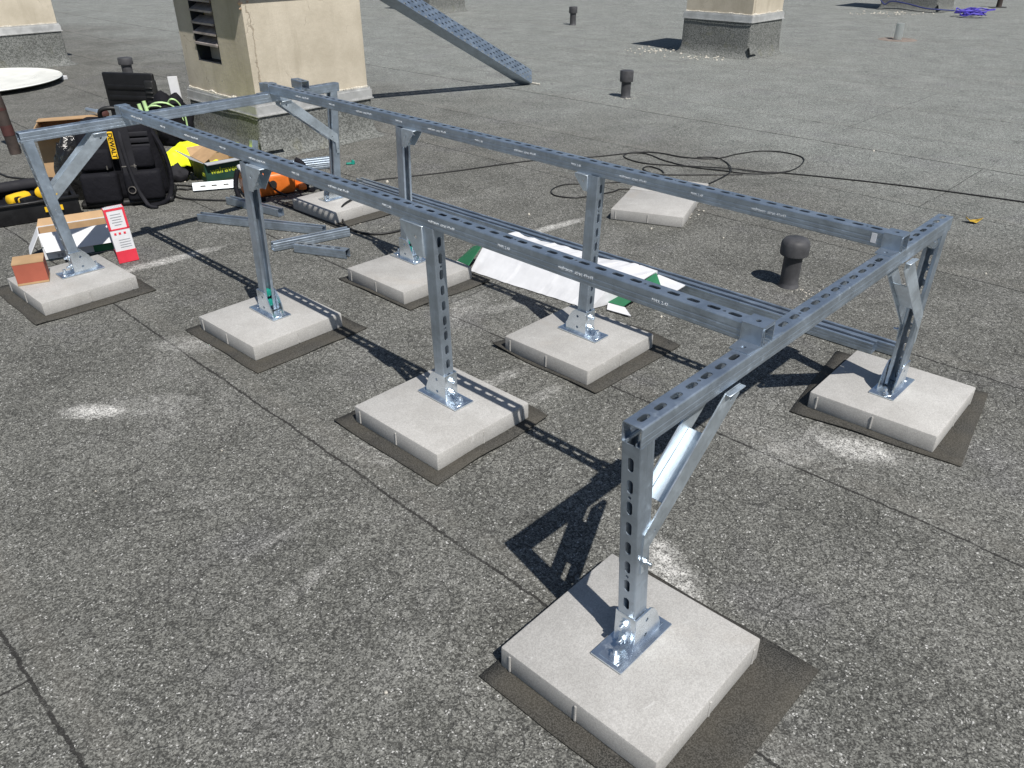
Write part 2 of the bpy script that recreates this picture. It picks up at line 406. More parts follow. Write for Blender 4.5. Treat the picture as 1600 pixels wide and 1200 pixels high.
# ------------------------------------------------------------------ slotted strut channel
SIDE = [(.0185, 0), (.0200, -.0006), (.0206, -.0022), (.0206, -.0150), (.0202, -.0158), (.0202, -.0194), (.0206, -.0202), (.0206, -.0275), (.0202, -.0283),
        (.0202, -.0319), (.0206, -.0327), (.0206, -.0396), (.0200, -.0410), (.0125, -.0412), (.0112, -.0404), (.0108, -.0345)]
def channel(L, slots=(), dots=()):
    """strut along +X, back on z=0 (slotted), open towards -Z; returns MB"""
    b = MB(); bm = b.bm; cache = {}
    def V(x, y, z):
        k = (round(x, 5), round(y, 5), round(z, 5))
        if k not in cache: cache[k] = bm.verts.new((x, y, z))
        return cache[k]
    w = .0185; ys = [-w, -.4 * w, 0, .4 * w, w]
    ev = sorted([(c, .0215, .0092, .0070) for c in slots if .024 < c < L - .024] + [(c, .0042, .0004, .0036) for c in dots if .02 < c < L - .02])
    x = 0; cols = [0.]
    def face(vs):
        u = []
        for v in vs:
            if v not in u: u.append(v)
        if len(u) > 2:
            try: bm.faces.new(u)
            except ValueError: pass
    def plainc(a, c):
        if c - a < 1e-5: return
        for i in range(4): face((V(a, ys[i], 0), V(c, ys[i], 0), V(c, ys[i + 1], 0), V(a, ys[i + 1], 0)))
        cols.append(c)
    for c, hw, hl, r in ev:
        plainc(x, c - hw); x0, x1 = c - hw, c + hw
        ar = [-90, -60, -30, 0, 30, 60, 90]
        Ro = [V(c + hl + r * math.cos(R(a)), r * math.sin(R(a)), 0) for a in ar]
        Lo = [V(c - hl - r * math.cos(R(a)), r * math.sin(R(a)), 0) for a in ar]
        Rr = [V(c + hl, -w, 0)] + [V(x1, y, 0) for y in ys] + [V(c + hl, w, 0)]
        Lr = [V(c - hl, -w, 0)] + [V(x0, y, 0) for y in ys] + [V(c - hl, w, 0)]
        for o_, r_, f in ((Ro, Rr, 0), (Lo, Lr, 1)):
            for i in range(6):
                q = (o_[i], r_[i], r_[i + 1], o_[i + 1]); face(q if not f else q[::-1])
        face((Lo[0], Lr[0], Rr[0], Ro[0])); face((Ro[6], Rr[6], Lr[6], Lo[6]))
        cols += [c - hl, c + hl, x1]; x = x1
    plainc(x, L)
    for a, c in zip(cols, cols[1:]):
        for sg in (1, -1):
            for (y0, z0), (y1, z1) in zip(SIDE, SIDE[1:]):
                q = (V(a, sg * y0, z0), V(a, sg * y1, z1), V(c, sg * y1, z1), V(c, sg * y0, z0))
                face(q if sg > 0 else q[::-1])
    bmesh.ops.recalc_face_normals(bm, faces=list(bm.faces))
    return b
PITCH = .0515
def slotting(L, first, dot0, from_end=False):
    c = [first + i * PITCH for i in range(int(L / PITCH) + 2)]
    d = [first + (dot0 + .5 + 4 * i) * PITCH for i in range(-1, int(L / PITCH / 4) + 2)]
    if from_end: c = [L - x for x in c]; d = [L - x for x in d]
    return c, d
def strut(name, p0, p1, back, parent=None, first=.034, dot0=3, from_end=False, axis=False, mat='galv', shift=0):
    p0, p1, back = Vector(p0), Vector(p1), Vector(back)
    x = (p1 - p0); L = x.length; x.normalize()
    z = (back - x * back.dot(x)).normalized(); y = z.cross(x)
    o = p0 + (z * .0206 if axis else Vector())
    c, d = slotting(L, first, dot0, from_end)
    return channel(L, c, d).build(name, mat, parent, None, axes(x, y, z, o), solidify=.0022)

# ------------------------------------------------------------------ the support frame (one bolted assembly)
FO = Vector((.225, 1.165, 0)); FA = R(45.9)
frame = thing('support_frame', 'galvanised slotted steel support frame bolted together, standing on eight concrete slabs', 'steel frame', FO, FA)
ZB = .066
U3, V3, Z3 = Vector((1, 0, 0)), Vector((0, 1, 0)), Vector((0, 0, 1))
AFa, AFb = (-.021, 0, .645), (1.533, 0, .655)
CLa, CLb = (-.032, 3.100, .680), (1.570, 3.146, .680)
strut('crossbeam', AFa, AFb, Z3, frame, .033, 3)
strut('crossbeam', CLa, CLb, Z3, frame, .033, 3)
L1a, L1b = (.415, 3.150, .7215), (.418, -.021, .6885)
L2a, L2b = (1.166, 3.203, .7215), (1.150, -.021, .6945)
rails = [strut('rail', L1a, L1b, Z3, frame, .030, 1, True), strut('rail', L2a, L2b, Z3, frame, .030, 1, True)]
for rl, Lr, k0 in ((rails[0], 3.17, 0), (rails[1], 3.224, .17)):
    x = .22 + k0
    j = 0
    while x < Lr - .16:
        big = j % 2 == 0
        s = 'walraven  strut 41x41' if big else 'MAX 2.40'
        o = text_obj(s, .0125 if big else .0105, 'ink', rl, T(x, -.02185, -.0200) @ RX(90), 'embossed_lettering', .0004)
        x += .245; j += 1

def tri(pts, th, m, name, mat, parent, holes=()):
    b = MB(); b.plate(pts, list(holes), th, m); return b.build(name, mat, parent)

def disc_bolt(p, m):
    b = MB(); b.cyl(.017, .003, (0, 0, .0015), m, 20); b.cyl(.010, .008, (0, 0, .006), m, 6); b.build('bolt', 'zinc', p, 40)
def hexbolt(b, m, r=.0095, h=.007, washer=.0135):
    b.cyl(washer, .002, (0, 0, .001), m, 16)
    b.cyl(r, h, (0, 0, .002 + h / 2), m, 6)
    b.cyl(r * .55, .012, (0, 0, .002 + h + .005), m, 10)

def foot(u, v, n, longer=True):
    """base plate with U bracket, n = outward direction of the bracket's web"""
    n = Vector(n); y = Z3.cross(n)
    m = axes(n, y, Z3, (u, v, ZB))
    b = MB()
    b.box((.186, .082, .006), (-.004, 0, .0035), None, .0025, 2)
    for sx, sy, ln in ((.066, 0, 0), (-.07, 0, 0)):
        b.box((.030, .050, .0025), (sx, sy, .0068), None, .001)
    pl = b.build('base_plate', 'zinc', frame, 40, m)
    b = MB()
    b.box((.004, .050, .092), (.0262, 0, .052), None, .0015, 2)
    for s in (1, -1):
        b.plate([(.0275, .004), (-.068, .004), (-.066, .030), (-.050, .070), (-.036, .090), (-.024, .098), (.0275, .098)],
                [circ(-.012, .030, .0055, 8), circ(-.012, .074, .0055, 8)], .004, axes((1, 0, 0), (0, 0, 1), (0, -1, 0), (0, s * .0245 + (.002), 0)))
    b.build('post_bracket', 'zinc', pl, 40)
    for mm, r_, h_ in ((axes((0, 1, 0), (0, 0, 1), (1, 0, 0), (.0282, 0, .032)), .0095, .007), (axes((0, 1, 0), (0, 0, 1), (1, 0, 0), (.0282, 0, .074)), .0095, .007),
                       (T(.062, .004, .008), .011, .008), (T(-.078, -.006, .008), .009, .006)):
        b = MB(); hexbolt(b, mm, r_, h_); b.build('bolt', 'zinc', pl, 40)
    return pl

POSTS = {  # base (u,v), top (u,v,z), direction of the channel back, direction of the foot web
    'A': ((.036, -.006), (.002, 0, .604), -U3, -U3), 'B': ((.441, 1.042), (.414, 1.028, .660), -V3, -V3),
    'C': ((.397, 2.056), (.400, 2.030, .669), V3, V3), 'D': ((.034, 3.055), (-.006, 3.100, .640), -U3, -U3),
    'E': ((1.120, 1.018), (1.145, 1.012, .663), -V3, -V3), 'F': ((1.520, .013), (1.496, 0, .613), U3, U3),
    'G': ((1.163, 2.112), (1.150, 2.070, .671), V3, V3), 'H': ((1.490, 3.150), (1.535, 3.145, .640), U3, U3)}
for k, (b0, t0, back, web) in POSTS.items():
    strut('post', (b0[0], b0[1], ZB + .012), t0, back, frame, .045, 1, True, axis=True)
    foot(b0[0], b0[1], web)
    if k in 'CG':
        b = MB()
        for zz in (.03, .072): b.box((.030, .030, .028), (0, 0, zz), None, .006, 2)
        b.build('channel_nut', 'teal', frame, 40, T(b0[0], b0[1] - .004, ZB + .012))
t0 = POSTS['F'][1]; disc_bolt(frame, axes((0, 1, 0), (0, 0, 1), (-1, 0, 0), (t0[0] - .0215, 0, t0[2] - .028)))
# gusset brackets under the rails
for k, n, sc_ in (('B', V3, 1), ('C', -V3, 1), ('E', V3, .58), ('G', -V3, .8)):
    t0 = POSTS[k][1]; y = Z3.cross(n)
    m = axes(n, y, Z3, (t0[0] + n.x * .0215 * (1 - sc_), t0[1] + n.y * .0215 * (1 - sc_), t0[2])) @ Matrix.Diagonal((sc_, 1, sc_, 1))
    b = MB()
    b.box((.100, .052, .004), (.071, 0, -.004), None, .001)
    b.box((.004, .050, .096), (.0235, 0, -.050), None, .001)
    for s in (1, -1):
        b.plate([(.0220, -.004), (.118, -.004), (.118, -.016), (.050, -.096), (.0220, -.096)], [circ(.052, -.040, .006, 8)], .003,
                axes((1, 0, 0), (0, 0, 1), (0, -1, 0), (0, s * .0245 + .0015, 0)))
    g = b.build('angle_bracket', 'galv_bright', frame, 40, m)
    b = MB(); hexbolt(b, axes((0, 1, 0), (0, 0, 1), (1, 0, 0), (.0255, 0, -.074)))
    b.build('bolt', 'zinc', g, 40)
# knee braces under the cross beams
def brace(t, d, mz, drop=.245, reach=.300):
    """t = post top, d = direction along the beam towards its middle"""
    d = Vector(d); y = Z3.cross(d); m = axes(d, y, Z3, (t[0], t[1], mz))
    b = MB()
    outer = [(.011, -drop + .030), (.011, -drop - .070), (.027, -drop - .070), (.031, -drop - .012), (reach + .012, -.026), (reach + .012, -.003), (reach - .044, -.003)]
    for s in (1, -1):
        b.plate(outer, [circ(.019, -drop - .046, .004, 8), circ(reach - .018, -.026, .006, 8), circ(.046, -drop + .022, .004, 8)], .003,
                axes((1, 0, 0), (0, 0, 1), (0, -1, 0), (0, s * .0255 + .0015, 0)))
        b.box((.060, .011, .003), (reach - .018, s * .0335, -.0045), None, .001)
    a = Vector((.004, 0, -drop - .018)); e = Vector((reach + .010, 0, -.024)); dd = (e - a).normalized()
    nrm = Vector((-dd.z, 0, dd.x)); mid = a + (e - a) * .50 + nrm * .006
    b.box((.165, .0475, .003), (0, 0, 0), axes(dd, (0, 1, 0), -dd.cross(Vector((0, 1, 0))), mid), .0008)
    g = b.build('knee_brace', 'galv_bright', frame, 40, m)
    b = MB(); hexbolt(b, axes((1, 0, 0), (0, 0, 1), (0, -1, 0), (.019, -.0275, -drop - .040)), .007, .004, .009)
    b.build('bolt', 'zinc', g, 40)
brace(POSTS['A'][1], U3, .6035); brace(POSTS['F'][1], -U3, .6125, .285, .30)
brace(POSTS['D'][1], U3, .6385); brace(POSTS['H'][1], -U3, .6385, .25, .32)
# saddle clamps where rails cross the beams
def clamp(u, v, z):
    b = MB(); w = .050
    m = axes((0, 1, 0), (-1, 0, 0), (0, 0, 1), (u, v, z))     # local x along rail
    b.plate([(-w / 2, -.0252), (w / 2, -.0252), (w / 2, .0252), (-w / 2, .0252)], [circ(0, 0, .0062)], .003, T(0, 0, .0425))
    for s in (1, -1):
        b.box((w, .003, .0440), (0, s * .0237, .0220), None, .0006)
        y0, y1 = sorted((s * .0225, s * .072))
        b.plate([(-w / 2, y0), (w / 2, y0), (w / 2 - .004, y1), (-w / 2 + .004, y1)][::1], [circ(0, s * .050, .0062)], .0032, T(0, 0, .0003))
    b.build('saddle_clamp', 'galv', frame, 40, m)
clamp(.418, .006, .6481); clamp(1.150, .006, .6530)
clamp(.415, 3.112, .6803); clamp(1.166, 3.136, .6803)
b = MB(); b.box((.014, .0008, .026), (0, 0, 0)); lab = b.build('sticker', 'white', rails[1], None, T(3.224 - .075, -.0222, -.019))
strut('strut_stub', (1.330, 3.070, .7215), (1.345, 3.190, .7215), Z3, frame, .03, 1)

# ------------------------------------------------------------------ concrete slabs and their pads
WU = Vector((math.cos(FA), math.sin(FA), 0)); WV = Vector((-math.sin(FA), math.cos(FA), 0))
def slab_mesh(th=.060, sx=.4, sy=.4, seed=0):
    b = MB(); rnd = random.Random(seed)
    vs = b.box((sx, sy, th), (0, 0, th / 2), None, .0045, 2)
    for v in b.bm.verts:
        v.co += Vector((noise.noise(v.co * 23 + Vector((seed, 0, 0))), noise.noise(v.co * 19 + Vector((0, seed, 4))), noise.noise(v.co * 21 + Vector((3, 0, seed))))) * .0014
    for fx in (-.02, .43):
        b.box((.006, .004, th - .014), (sx * fx, -sy / 2 - .0006, th / 2 - .002), None, .0015)
        b.box((.004, .006, th - .014), (-sx / 2 - .0006, sx * fx, th / 2 - .002), None, .0015)
    return b
def chip(o, pts):
    for v in o.data.vertices:
        for p, r_, dz in pts:
            d_ = (v.co - Vector(p)).length
            if d_ < r_: v.co += Vector((.0, .0, -dz)) * (1 - d_ / r_)
def slab(x, y, deg, label, seed, z=.0055, th=.060, sx=.4, sy=.4, tilt=(0, 0)):
    o = slab_mesh(th, sx, sy, seed).build('concrete_slab', 'concrete', None, 35)
    o.location = (x, y, z); o.rotation_euler = (R(tilt[0]), R(tilt[1]), R(deg))
    return tag(o, label, 'concrete slab', 'concrete ballast slabs on the roof', 'thing')
# slab yaw: local -y edge faces the camera-right side
slab(.255, 1.182, 46.9, 'pale concrete slab nearest the camera, under the front post', 1)
slab(-.228, 2.164, 46.6, 'concrete slab under the nearer rail post that stands closest to the nearest slab', 2)
slab(-.966, 2.854, 47.3, 'concrete slab under the nearer rail post with green nuts, towards the tools', 3)
slab(-1.953, 3.253, 47.2, 'chipped concrete slab with the small brick red box on it', 4)
slab(.256, 2.661, 46.3, 'concrete slab under the far rail post, in front of the white carton', 5)
slab(1.270, 2.247, 47.7, 'concrete slab under the end post at the far right', 6)
slab(-.464, 3.352, 46.1, 'concrete slab left of the white and green carton, under a far rail post', 7)
slab(-.970, 4.417, 46.7, 'concrete slab beside the orange case, black cable across its top', 8)
slab(.808, 4.316, 67.4, 'loose concrete slab without post, beyond the far rail', 9, .002)
slab(.945, 4.640, 64.0, 'loose concrete slab butted behind the other loose slab', 10, .002, .060, .30, .40)

def pad(name, pts, label, seed, curl=0):
    b = MB(); n = 14
    P = [Vector((x, y, 0)) for x, y in pts]
    g = [[None] * (n + 1) for _ in range(n + 1)]
    for i in range(n + 1):
        for j in range(n + 1):
            s, t = i / n, j / n
            q = P[0] * (1 - s) * (1 - t) + P[1] * s * (1 - t) + P[2] * s * t + P[3] * (1 - s) * t
            e = 1 - min(s, t, 1 - s, 1 - t) * 6
            e = max(0, e)
            q += Vector((noise.noise(q * 5 + Vector((seed, 1, 0))), noise.noise(q * 5 + Vector((7, seed, 0))), 0)) * .006 * e
            q.z = .0062 - .0004 * (1 - e) + e * max(0, noise.noise(q * 4.5 + Vector((0, 0, seed)))) * curl
            if e <= 0: q.z = .0046
            g[i][j] = b.bm.verts.new(q)
    for i in range(n):
        for j in range(n): b.bm.faces.new((g[i][j], g[i + 1][j], g[i + 1][j + 1], g[i][j + 1]))
    o = b.build('bitumen_pad', 'pad', None, 60, solidify=.004)
    o.location.z = -.0021
    return tag(o, label, 'roofing pad', 'bitumen pads under the slabs')
PADS = [(((-.072, 1.145), (.305, .795), (.665, 1.155), (.285, 1.510)), 'dark felt pad under the slab nearest the camera, its right part standing in for a soft shadow', .006),  # real pad; its dark right part also stands in for a soft cast shadow
        (((-.585, 2.160), (-.218, 1.817), (.117, 2.174), (-.250, 2.520)), 'felt pad with curled front edge under the slab next to the nearest one', .022),
        (((-1.313, 2.841), (-.922, 2.482), (-.583, 2.852), (-.974, 3.205)), 'felt pad under the slab of the nearer rail post with green nuts', .010),
        (((-2.330, 3.268), (-1.940, 2.888), (-1.590, 3.245), (-1.980, 3.625)), 'felt pad under the slab that carries the brick red box', .008),
        (((-.074, 2.691), (.290, 2.328), (.649, 2.684), (.285, 3.045)), 'torn felt pad under the far rail slab by the white carton', .020),
        (((.925, 2.211), (1.340, 1.900), (1.642, 2.317), (1.231, 2.637)), 'wide felt pad under the end post slab at the right', .004),
        (((-.797, 3.367), (-.426, 3.022), (-.100, 3.330), (-.470, 3.690)), 'felt pad under the slab left of the white carton', .012),
        (((-1.348, 4.515), (-.924, 4.059), (-.560, 4.420), (-.960, 4.860)), 'felt pad under the slab with the cable on it', .012)]
for i, (q, lb, cu) in enumerate(PADS): pad('bitumen_pad', q, lb, i * 3.7, cu)

# ------------------------------------------------------------------ roof sheet
b = MB(); n = 60
g = []
for i in range(n + 1):
    row = []
    for j in range(n + 1):
        x = -30 + 60 * i / n; y = -12 + 72 * j / n
        row.append(b.bm.verts.new((x, y, 0)))
    g.append(row)
for i in range(n):
    for j in range(n): b.bm.faces.new((g[i][j], g[i + 1][j], g[i + 1][j + 1], g[i][j + 1]))
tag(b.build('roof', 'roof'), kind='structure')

# ------------------------------------------------------------------ chimneys
def chimney(label, x, y, a, bb, zs, H, deg=45.7, vent=None, ov=.072, cap=.10, seed=0):
    """x,y = near vertical corner; local +x runs along the lit face (a), +y along the shaded face (bb)"""
    t = thing('chimney', label, 'chimney', (x, y, 0), R(deg), 'plastered chimneys on the roof')
    body = MB()
    if vent:
        y0, y1, z0, z1 = vent
        body.plate([(0, zs), (bb, zs), (bb, H), (0, H)], [[(y0, z0), (y1, z0), (y1, z1), (y0, z1)]], .10, axes((0, 1, 0), (0, 0, 1), (1, 0, 0), (0, 0, 0)))
        body.box((a - .10, bb, H - zs), (.10 + (a - .10) / 2, bb / 2, (H + zs) / 2))
    else:
        body.box((a, bb, H - zs), (a / 2, bb / 2, (H + zs) / 2))
    body.build('shaft', 'plaster', t)
    c = MB(); c.box((a + 2 * ov, bb + 2 * ov, cap), (a / 2, bb / 2, H + cap / 2 + .001), None, .006)
    c.build('cap', 'concrete', t)
    f = MB(); prof = [(.105, .002), (.075, .012), (.050, .035), (.030, .075), (.022, .14), (.017, zs - .012)]
    ns = 10
    rings = []
    for o, z in prof:
        loop = []
        for cx, cy, a0 in ((0, 0, 180), (a, 0, 270), (a, bb, 0), (0, bb, 90)):
            for k in range(5):
                an = R(a0 + 90 * k / 4); rr = max(o, .0)
                loop.append((cx + rr * math.cos(an), cy + rr * math.sin(an), z))
        pts = []
        for i in range(len(loop)):
            p, q = Vector(loop[i]), Vector(loop[(i + 1) % len(loop)])
            m_ = 8 if (q - p).length > .3 else 1
            pts += [p.lerp(q, k / m_) for k in range(m_)]
        for i, p in enumerate(pts):
            w = noise.noise(p * 3.1 + Vector((seed, 2, 0)))
            d = (p - Vector((a / 2, bb / 2, p.z))).normalized()
            amp = .05 if z < .01 else (.03 if z < .06 else .006)
            pts[i] = p + d * w * amp
        rings.append([f.bm.verts.new(p) for p in pts])
    for r0, r1 in zip(rings, rings[1:]):
        k = len(r0)
        for i in range(k): f.bm.faces.new((r0[i], r0[(i + 1) % k], r1[(i + 1) % k], r1[i]))
    f.bm.faces.new(rings[-1])
    fl = f.build('felt_upstand', 'flash', t, 40)
    s = MB()
    for o, z0, z1 in ((.029, zs - .020, zs - .013), (.021, zs - .013, zs + .046), (.014, zs + .046, zs + .062)):
        for sx, sy, cx, cy in ((a + 2 * o, .006, a / 2, -o), (a + 2 * o, .006, a / 2, bb + o), (.006, bb + 2 * o - .006, -o, bb / 2), (.006, bb + 2 * o - .006, a + o, bb / 2)):
            s.box((sx, sy, z1 - z0), (cx, cy, (z0 + z1) / 2))
    s.build('flashing_strip', 'strip', t)
    m_ = MB()
    rnd = random.Random(seed)
    for ax in (0, 1):
        ln = a if ax == 0 else bb
        k = int(ln / .022)
        for i in range(k):
            q = (i + .5) / k * ln; hh = .006 + .026 * max(0, noise.noise(Vector((q * 9, ax * 9, seed))) + .05)
            c_ = (q, -.006, zs + .064 + hh * .3) if ax == 0 else (-.006, q, zs + .064 + hh * .3)
            m_.ico(.013, c_, 1, (1.1 if ax == 0 else .7, .7 if ax == 0 else 1.1, hh / .013))
    m_.build('mortar_fillet', 'mortar', t)
    # lapped felt corner patch at the near corner
    p = MB()
    p.solid([(-.045, -.036, .155), (.10, -.040, .150), (.12, -.075, .055), (-.06, -.075, .058)], .004)
    p.build('felt_patch', 'flash', t)
    return t
c1 = chimney('plastered chimney with louvred vent, standing behind the frame', -1.735, 5.60, .93, .97, .300, 1.075, 45.7, (.40, .74, .575, 1.02))
b = MB()
for q, r_ in (((.010, .010, .985), .024), ((.05, .010, .990), .024), ((.09, .010, .980), .018), ((.012, .010, .95), .018)): b.ico(r_, q, 2, (1.2, .45, .7))
b.build('exposed_brick', plain('exposed_pale_brick', (.46, .33, .23), .9, var=.35, scale=30, bump=.9, bscale=60, bd=.006), c1, 30)
# louvred vent in the shaded face
b = MB(); th_ = .004
for q, sz in (((.085, .57, .575 + .002), (.17, .345, .004)), ((.085, .404, .80), (.17, .004, .44)), ((.085, .736, .80), (.17, .004, .44)), ((.168, .57, .80), (.004, .345, .44))):
    b.box(sz, q)
b.build('vent_duct', 'darkvoid', c1)
b = MB()
for zz in (.715, .785, .850, .930, .995):
    b.box((.085, .325, .004), (0, 0, 0), T(.030, .57, zz) @ RY(-28))
    b.box((.004, .325, .013), (-.008, .57, zz - .022))
b.build('louvre_blade', 'louvre', c1)
chimney('plastered chimney with white mortar band, far right of the roof middle', 2.878, 10.28, .74, .92, .42, 1.25, 45.7, None, .07, seed=3)
chimney('plastered chimney cut off by the left edge, behind the white dish', -5.29 - .698 * 1.25, 10.04 - .716 * 1.25, 1.25, .9, .39, 1.3, 45.7, None, .07, seed=5)
chimney('most distant chimney at the top, behind the leaning cable tray', -1.50, 16.2, .85, .7, .42, 1.3, 45.7, None, .07, seed=8)
c4 = chimney('distant chimney with a blue cable along its foot', 7.88, 16.05, .85, 1.0, .42, 1.3, 45.7, None, .07, seed=9)
b = MB(); b.tube([(-.10, 1.20, .40), (-.10, 1.06, .24), (-.09, .92, .10), (-.085, .80, .16), (-.08, .5, .13), (-.09, .15, .07), (-.05, -.09, .06), (.3, -.12, .03), (.55, -.16, .01)], .011, 6)
tag(b.build('blue_cable', plain('navy_blue_sheath', (.03, .04, .16), .5), None, 60, T(7.88, 16.05, 0) @ RZ(45.7)), 'blue cable lying along the foot of the distant right chimney', 'cable')

# ------------------------------------------------------------------ leaning perforated cable tray
F0 = Vector((.215, 8.53, .003)); F1 = Vector((-1.50, 6.73, 1.27))
d = (F1 - F0); Lt = d.length; d.normalize()
e1 = Vector((-d.y, d.x, 0)).normalized(); e1 = e1 if e1.x > 0 else -e1
e2 = (Vector((0, 0, 1)) - d * d.z).normalized()
ph = R(24); nrm = e1 * math.cos(ph) + e2 * math.sin(ph); side = nrm.cross(d)
tr = thing('cable_tray', 'long perforated steel cable tray leaning on the louvred chimney', 'cable tray', F0)
b = MB(); W = .14; nrow = 5; pt = .042
k = int(Lt / pt)
xs = [i * Lt / k for i in range(k + 1)]; ys = [-W / 2 + i * W / nrow for i in range(nrow + 1)]
grid = {}
def gv(x, y):
    key = (round(x, 4), round(y, 4))
    if key not in grid: grid[key] = b.bm.verts.new((x, y, 0))
    return grid[key]
for i in range(k):
    for j in range(nrow):
        x0, x1, y0, y1 = xs[i], xs[i + 1], ys[j], ys[j + 1]
        c4_ = [gv(x0, y0), gv(x1, y0), gv(x1, y1), gv(x0, y1)]
        off = (i + j) % 2 == 0
        if not off: b.bm.faces.new(c4_); continue
        cx, cy = (x0 + x1) / 2, (y0 + y1) / 2
        h4 = [b.bm.verts.new((cx + sx * .015, cy + sy * .0055, 0)) for sx, sy in ((-1, -1), (1, -1), (1, 1), (-1, 1))]
        for q in range(4): b.bm.faces.new((c4_[q], c4_[(q + 1) % 4], h4[(q + 1) % 4], h4[q]))
for s in (-1, 1):
    lp = [(s * W / 2, 0), (s * W / 2, -.115), (s * (W / 2 - .012), -.115)]
    for (ya, za), (yb, zb) in zip(lp, lp[1:]):
        for i in range(k):
            if za == 0: b.bm.faces.new((gv(xs[i], ya), gv(xs[i + 1], ya), b.bm.verts.new((xs[i + 1], yb, zb)), b.bm.verts.new((xs[i], yb, zb))))
            else: b.quad([(xs[i], ya, za), (xs[i + 1], ya, za), (xs[i + 1], yb, zb), (xs[i], yb, zb)])
bmesh.ops.remove_doubles(b.bm, verts=list(b.bm.verts), dist=.0004)
bmesh.ops.recalc_face_normals(b.bm, faces=list(b.bm.faces))
b.build('tray_channel', 'galv', tr, None, axes(d, side, nrm, (0, 0, .075)), solidify=.0016)
b = MB(); b.box((.02, W * .8, .014), (0, 0, .007), None, .002)
b.build('foot_block', 'mortar', tr, None, T(.04, .0, 0) @ RZ(math.degrees(math.atan2(d.y, d.x))))

# ------------------------------------------------------------------ vent pipes
def vent(x, y, r, h, label, cr=None, ch=.065, lean=(0, 0), flat=False):
    t = thing('vent_pipe', label, 'vent pipe', (x, y, 0), 0, 'capped plastic vent pipes')
    t.rotation_euler = (R(lean[0]), R(lean[1]), 0)
    cr = cr or r * 1.55
    b = MB(); b.lathe([(r * 1.16, 0), (r * 1.12, .006), (r * 1.02, .014), (r, .02), (r, h - .01)], 28)
    b.build('pipe', 'pvc', t, 40)
    pf = [(cr * .8, h - .012), (cr * .97, h - .012), (cr, h - .006), (cr, h + ch * .9), (cr * .94, h + ch), (cr * .2, h + ch * 1.03)]
    b = MB(); b.lathe(pf if flat else [(cr * .80, h - .016), (cr * .985, h - .014), (cr, h - .008), (cr, h + ch * .5), (cr * .96, h + ch * .72), (cr * .80, h + ch * .93), (cr * .5, h + ch), (cr * .1, h + ch * 1.02)], 32)
    b.build('cap', 'pvc', t, 50)
    return t
vent(1.245, 3.275, .040, .165, 'dark grey capped vent pipe right of the bundle, nearest one', .0615, .060)
vent(1.088, 7.812, .045, .155, 'small capped vent pipe by the seam, middle of the roof', .063, .085, (0, 0), True)
vent(1.03, 14.203, .05, .19, 'tiny distant capped vent pipe near the top edge', .068, .085, (0, 0), True)
vent(-4.03, 8.80, .052, .185, 'capped vent pipe behind the open black case', .072, .055, (0, 0), True)
t = thing('roof_drain', 'pale translucent riser standing in a rusty drain ring', 'roof drain', (5.493, 12.084, 0))
b = MB(); b.lathe([(.055, 0), (.055, .21), (.050, .215)], 20)
rg = NT('cloudy_riser_plastic'); rg.set((.62, .66, .66), .3, 0, .5); rg.b.inputs['Transmission Weight'].default_value = .75
b.build('riser', rg.m, t, 40)
b = MB(); b.lathe([(.26, .001), (.24, .007), (.15, .009), (.13, .003), (.06, .003)], 28)
b.build('drain_ring', plain('rust_stained_ring', (.20, .165, .14), .85, var=.3), t, 40)
t = thing('slim_post', 'thin dark post at the top right corner', 'post', (9.60, 17.05, 0))
b = MB(); b.lathe([(.05, 0), (.045, .5), (.03, .52)], 14); b.build('shaft', 'rust', t, 40)
b = MB(); b.box((.30, .12, .012), (-.02, 0, .007), None, .003); b.build('foot_plate', 'rubber', t)

# ------------------------------------------------------------------ loose channels on the roof
def lay(name, p0, p1, label, group, up=True, z=None, first=.03, mat='galv'):
    """open side up when up is True, slotted back up otherwise"""
    a = Vector((*p0, 0)); c = Vector((*p1, 0))
    if up:
        a.z = c.z = z if z is not None else .0035; bk = -Z3
    else:
        a.z = c.z = (z or 0) + .0445; bk = Z3
    o = strut(name, a, c, bk, None, first, 2, mat=mat)
    # give the object an origin at its base
    return tag(o, label, 'strut', group)
dirb = (Vector((1.42, 2.66)) - Vector((-.93, 4.93))).normalized(); nb = Vector((-dirb.y, dirb.x))
base0 = Vector((-.935, 4.885)); base1 = Vector((1.395, 2.655))
for i, (lb, e0, e1, zz) in enumerate((('long loose strut of the pair on the roof, on the carton side', .05, .00, None), ('long loose strut of the pair on the roof, on the vent pipe side', -.03, .085, None))):
    q0 = base0 + nb * (.0425 * i - .040) + dirb * e0; q1 = base1 + nb * (.0425 * i - .040) + dirb * e1
    lay('loose_strut', q0, q1, lb, 'loose struts lying side by side under the frame', True, zz, mat='galv')
lay('strut_offcut', (-1.72, 4.215), (-.985, 3.985), 'longest strut offcut, lying behind the near rail posts', 'strut offcuts on the roof', True)
lay('strut_offcut', (-1.195, 3.742), (-.855, 3.965), 'strut offcut with open side up, crossing the end of the longest', 'strut offcuts on the roof', True)
lay('strut_offcut', (-1.075, 3.735), (-.800, 3.640), 'short strut offcut lying with slots upward', 'strut offcuts on the roof', False)
lay('strut_offcut', (-1.655, 4.525), (-1.290, 4.285), 'short strut offcut lying nearest the orange case, behind a near rail post', 'strut offcuts on the roof', True)
lay('strut_offcut', (-1.60, 5.28), (-1.20, 5.46), 'strut lying against the chimney foot', 'struts by the chimney foot', True)
lay('strut_offcut', (-1.58, 5.225), (-1.20, 5.395), 'strut second from the chimney foot', 'struts by the chimney foot', True)
lay('strut_offcut', (-1.56, 5.17), (-1.20, 5.33), 'strut third from the chimney foot', 'struts by the chimney foot', True)
o = strut('strut_offcut', (-1.80, 5.47, .004), (-1.785, 5.50, .145), (-.7, -.7, 0), None, .03, 2); tag(o, 'short strut standing upright at the chimney corner', 'strut')
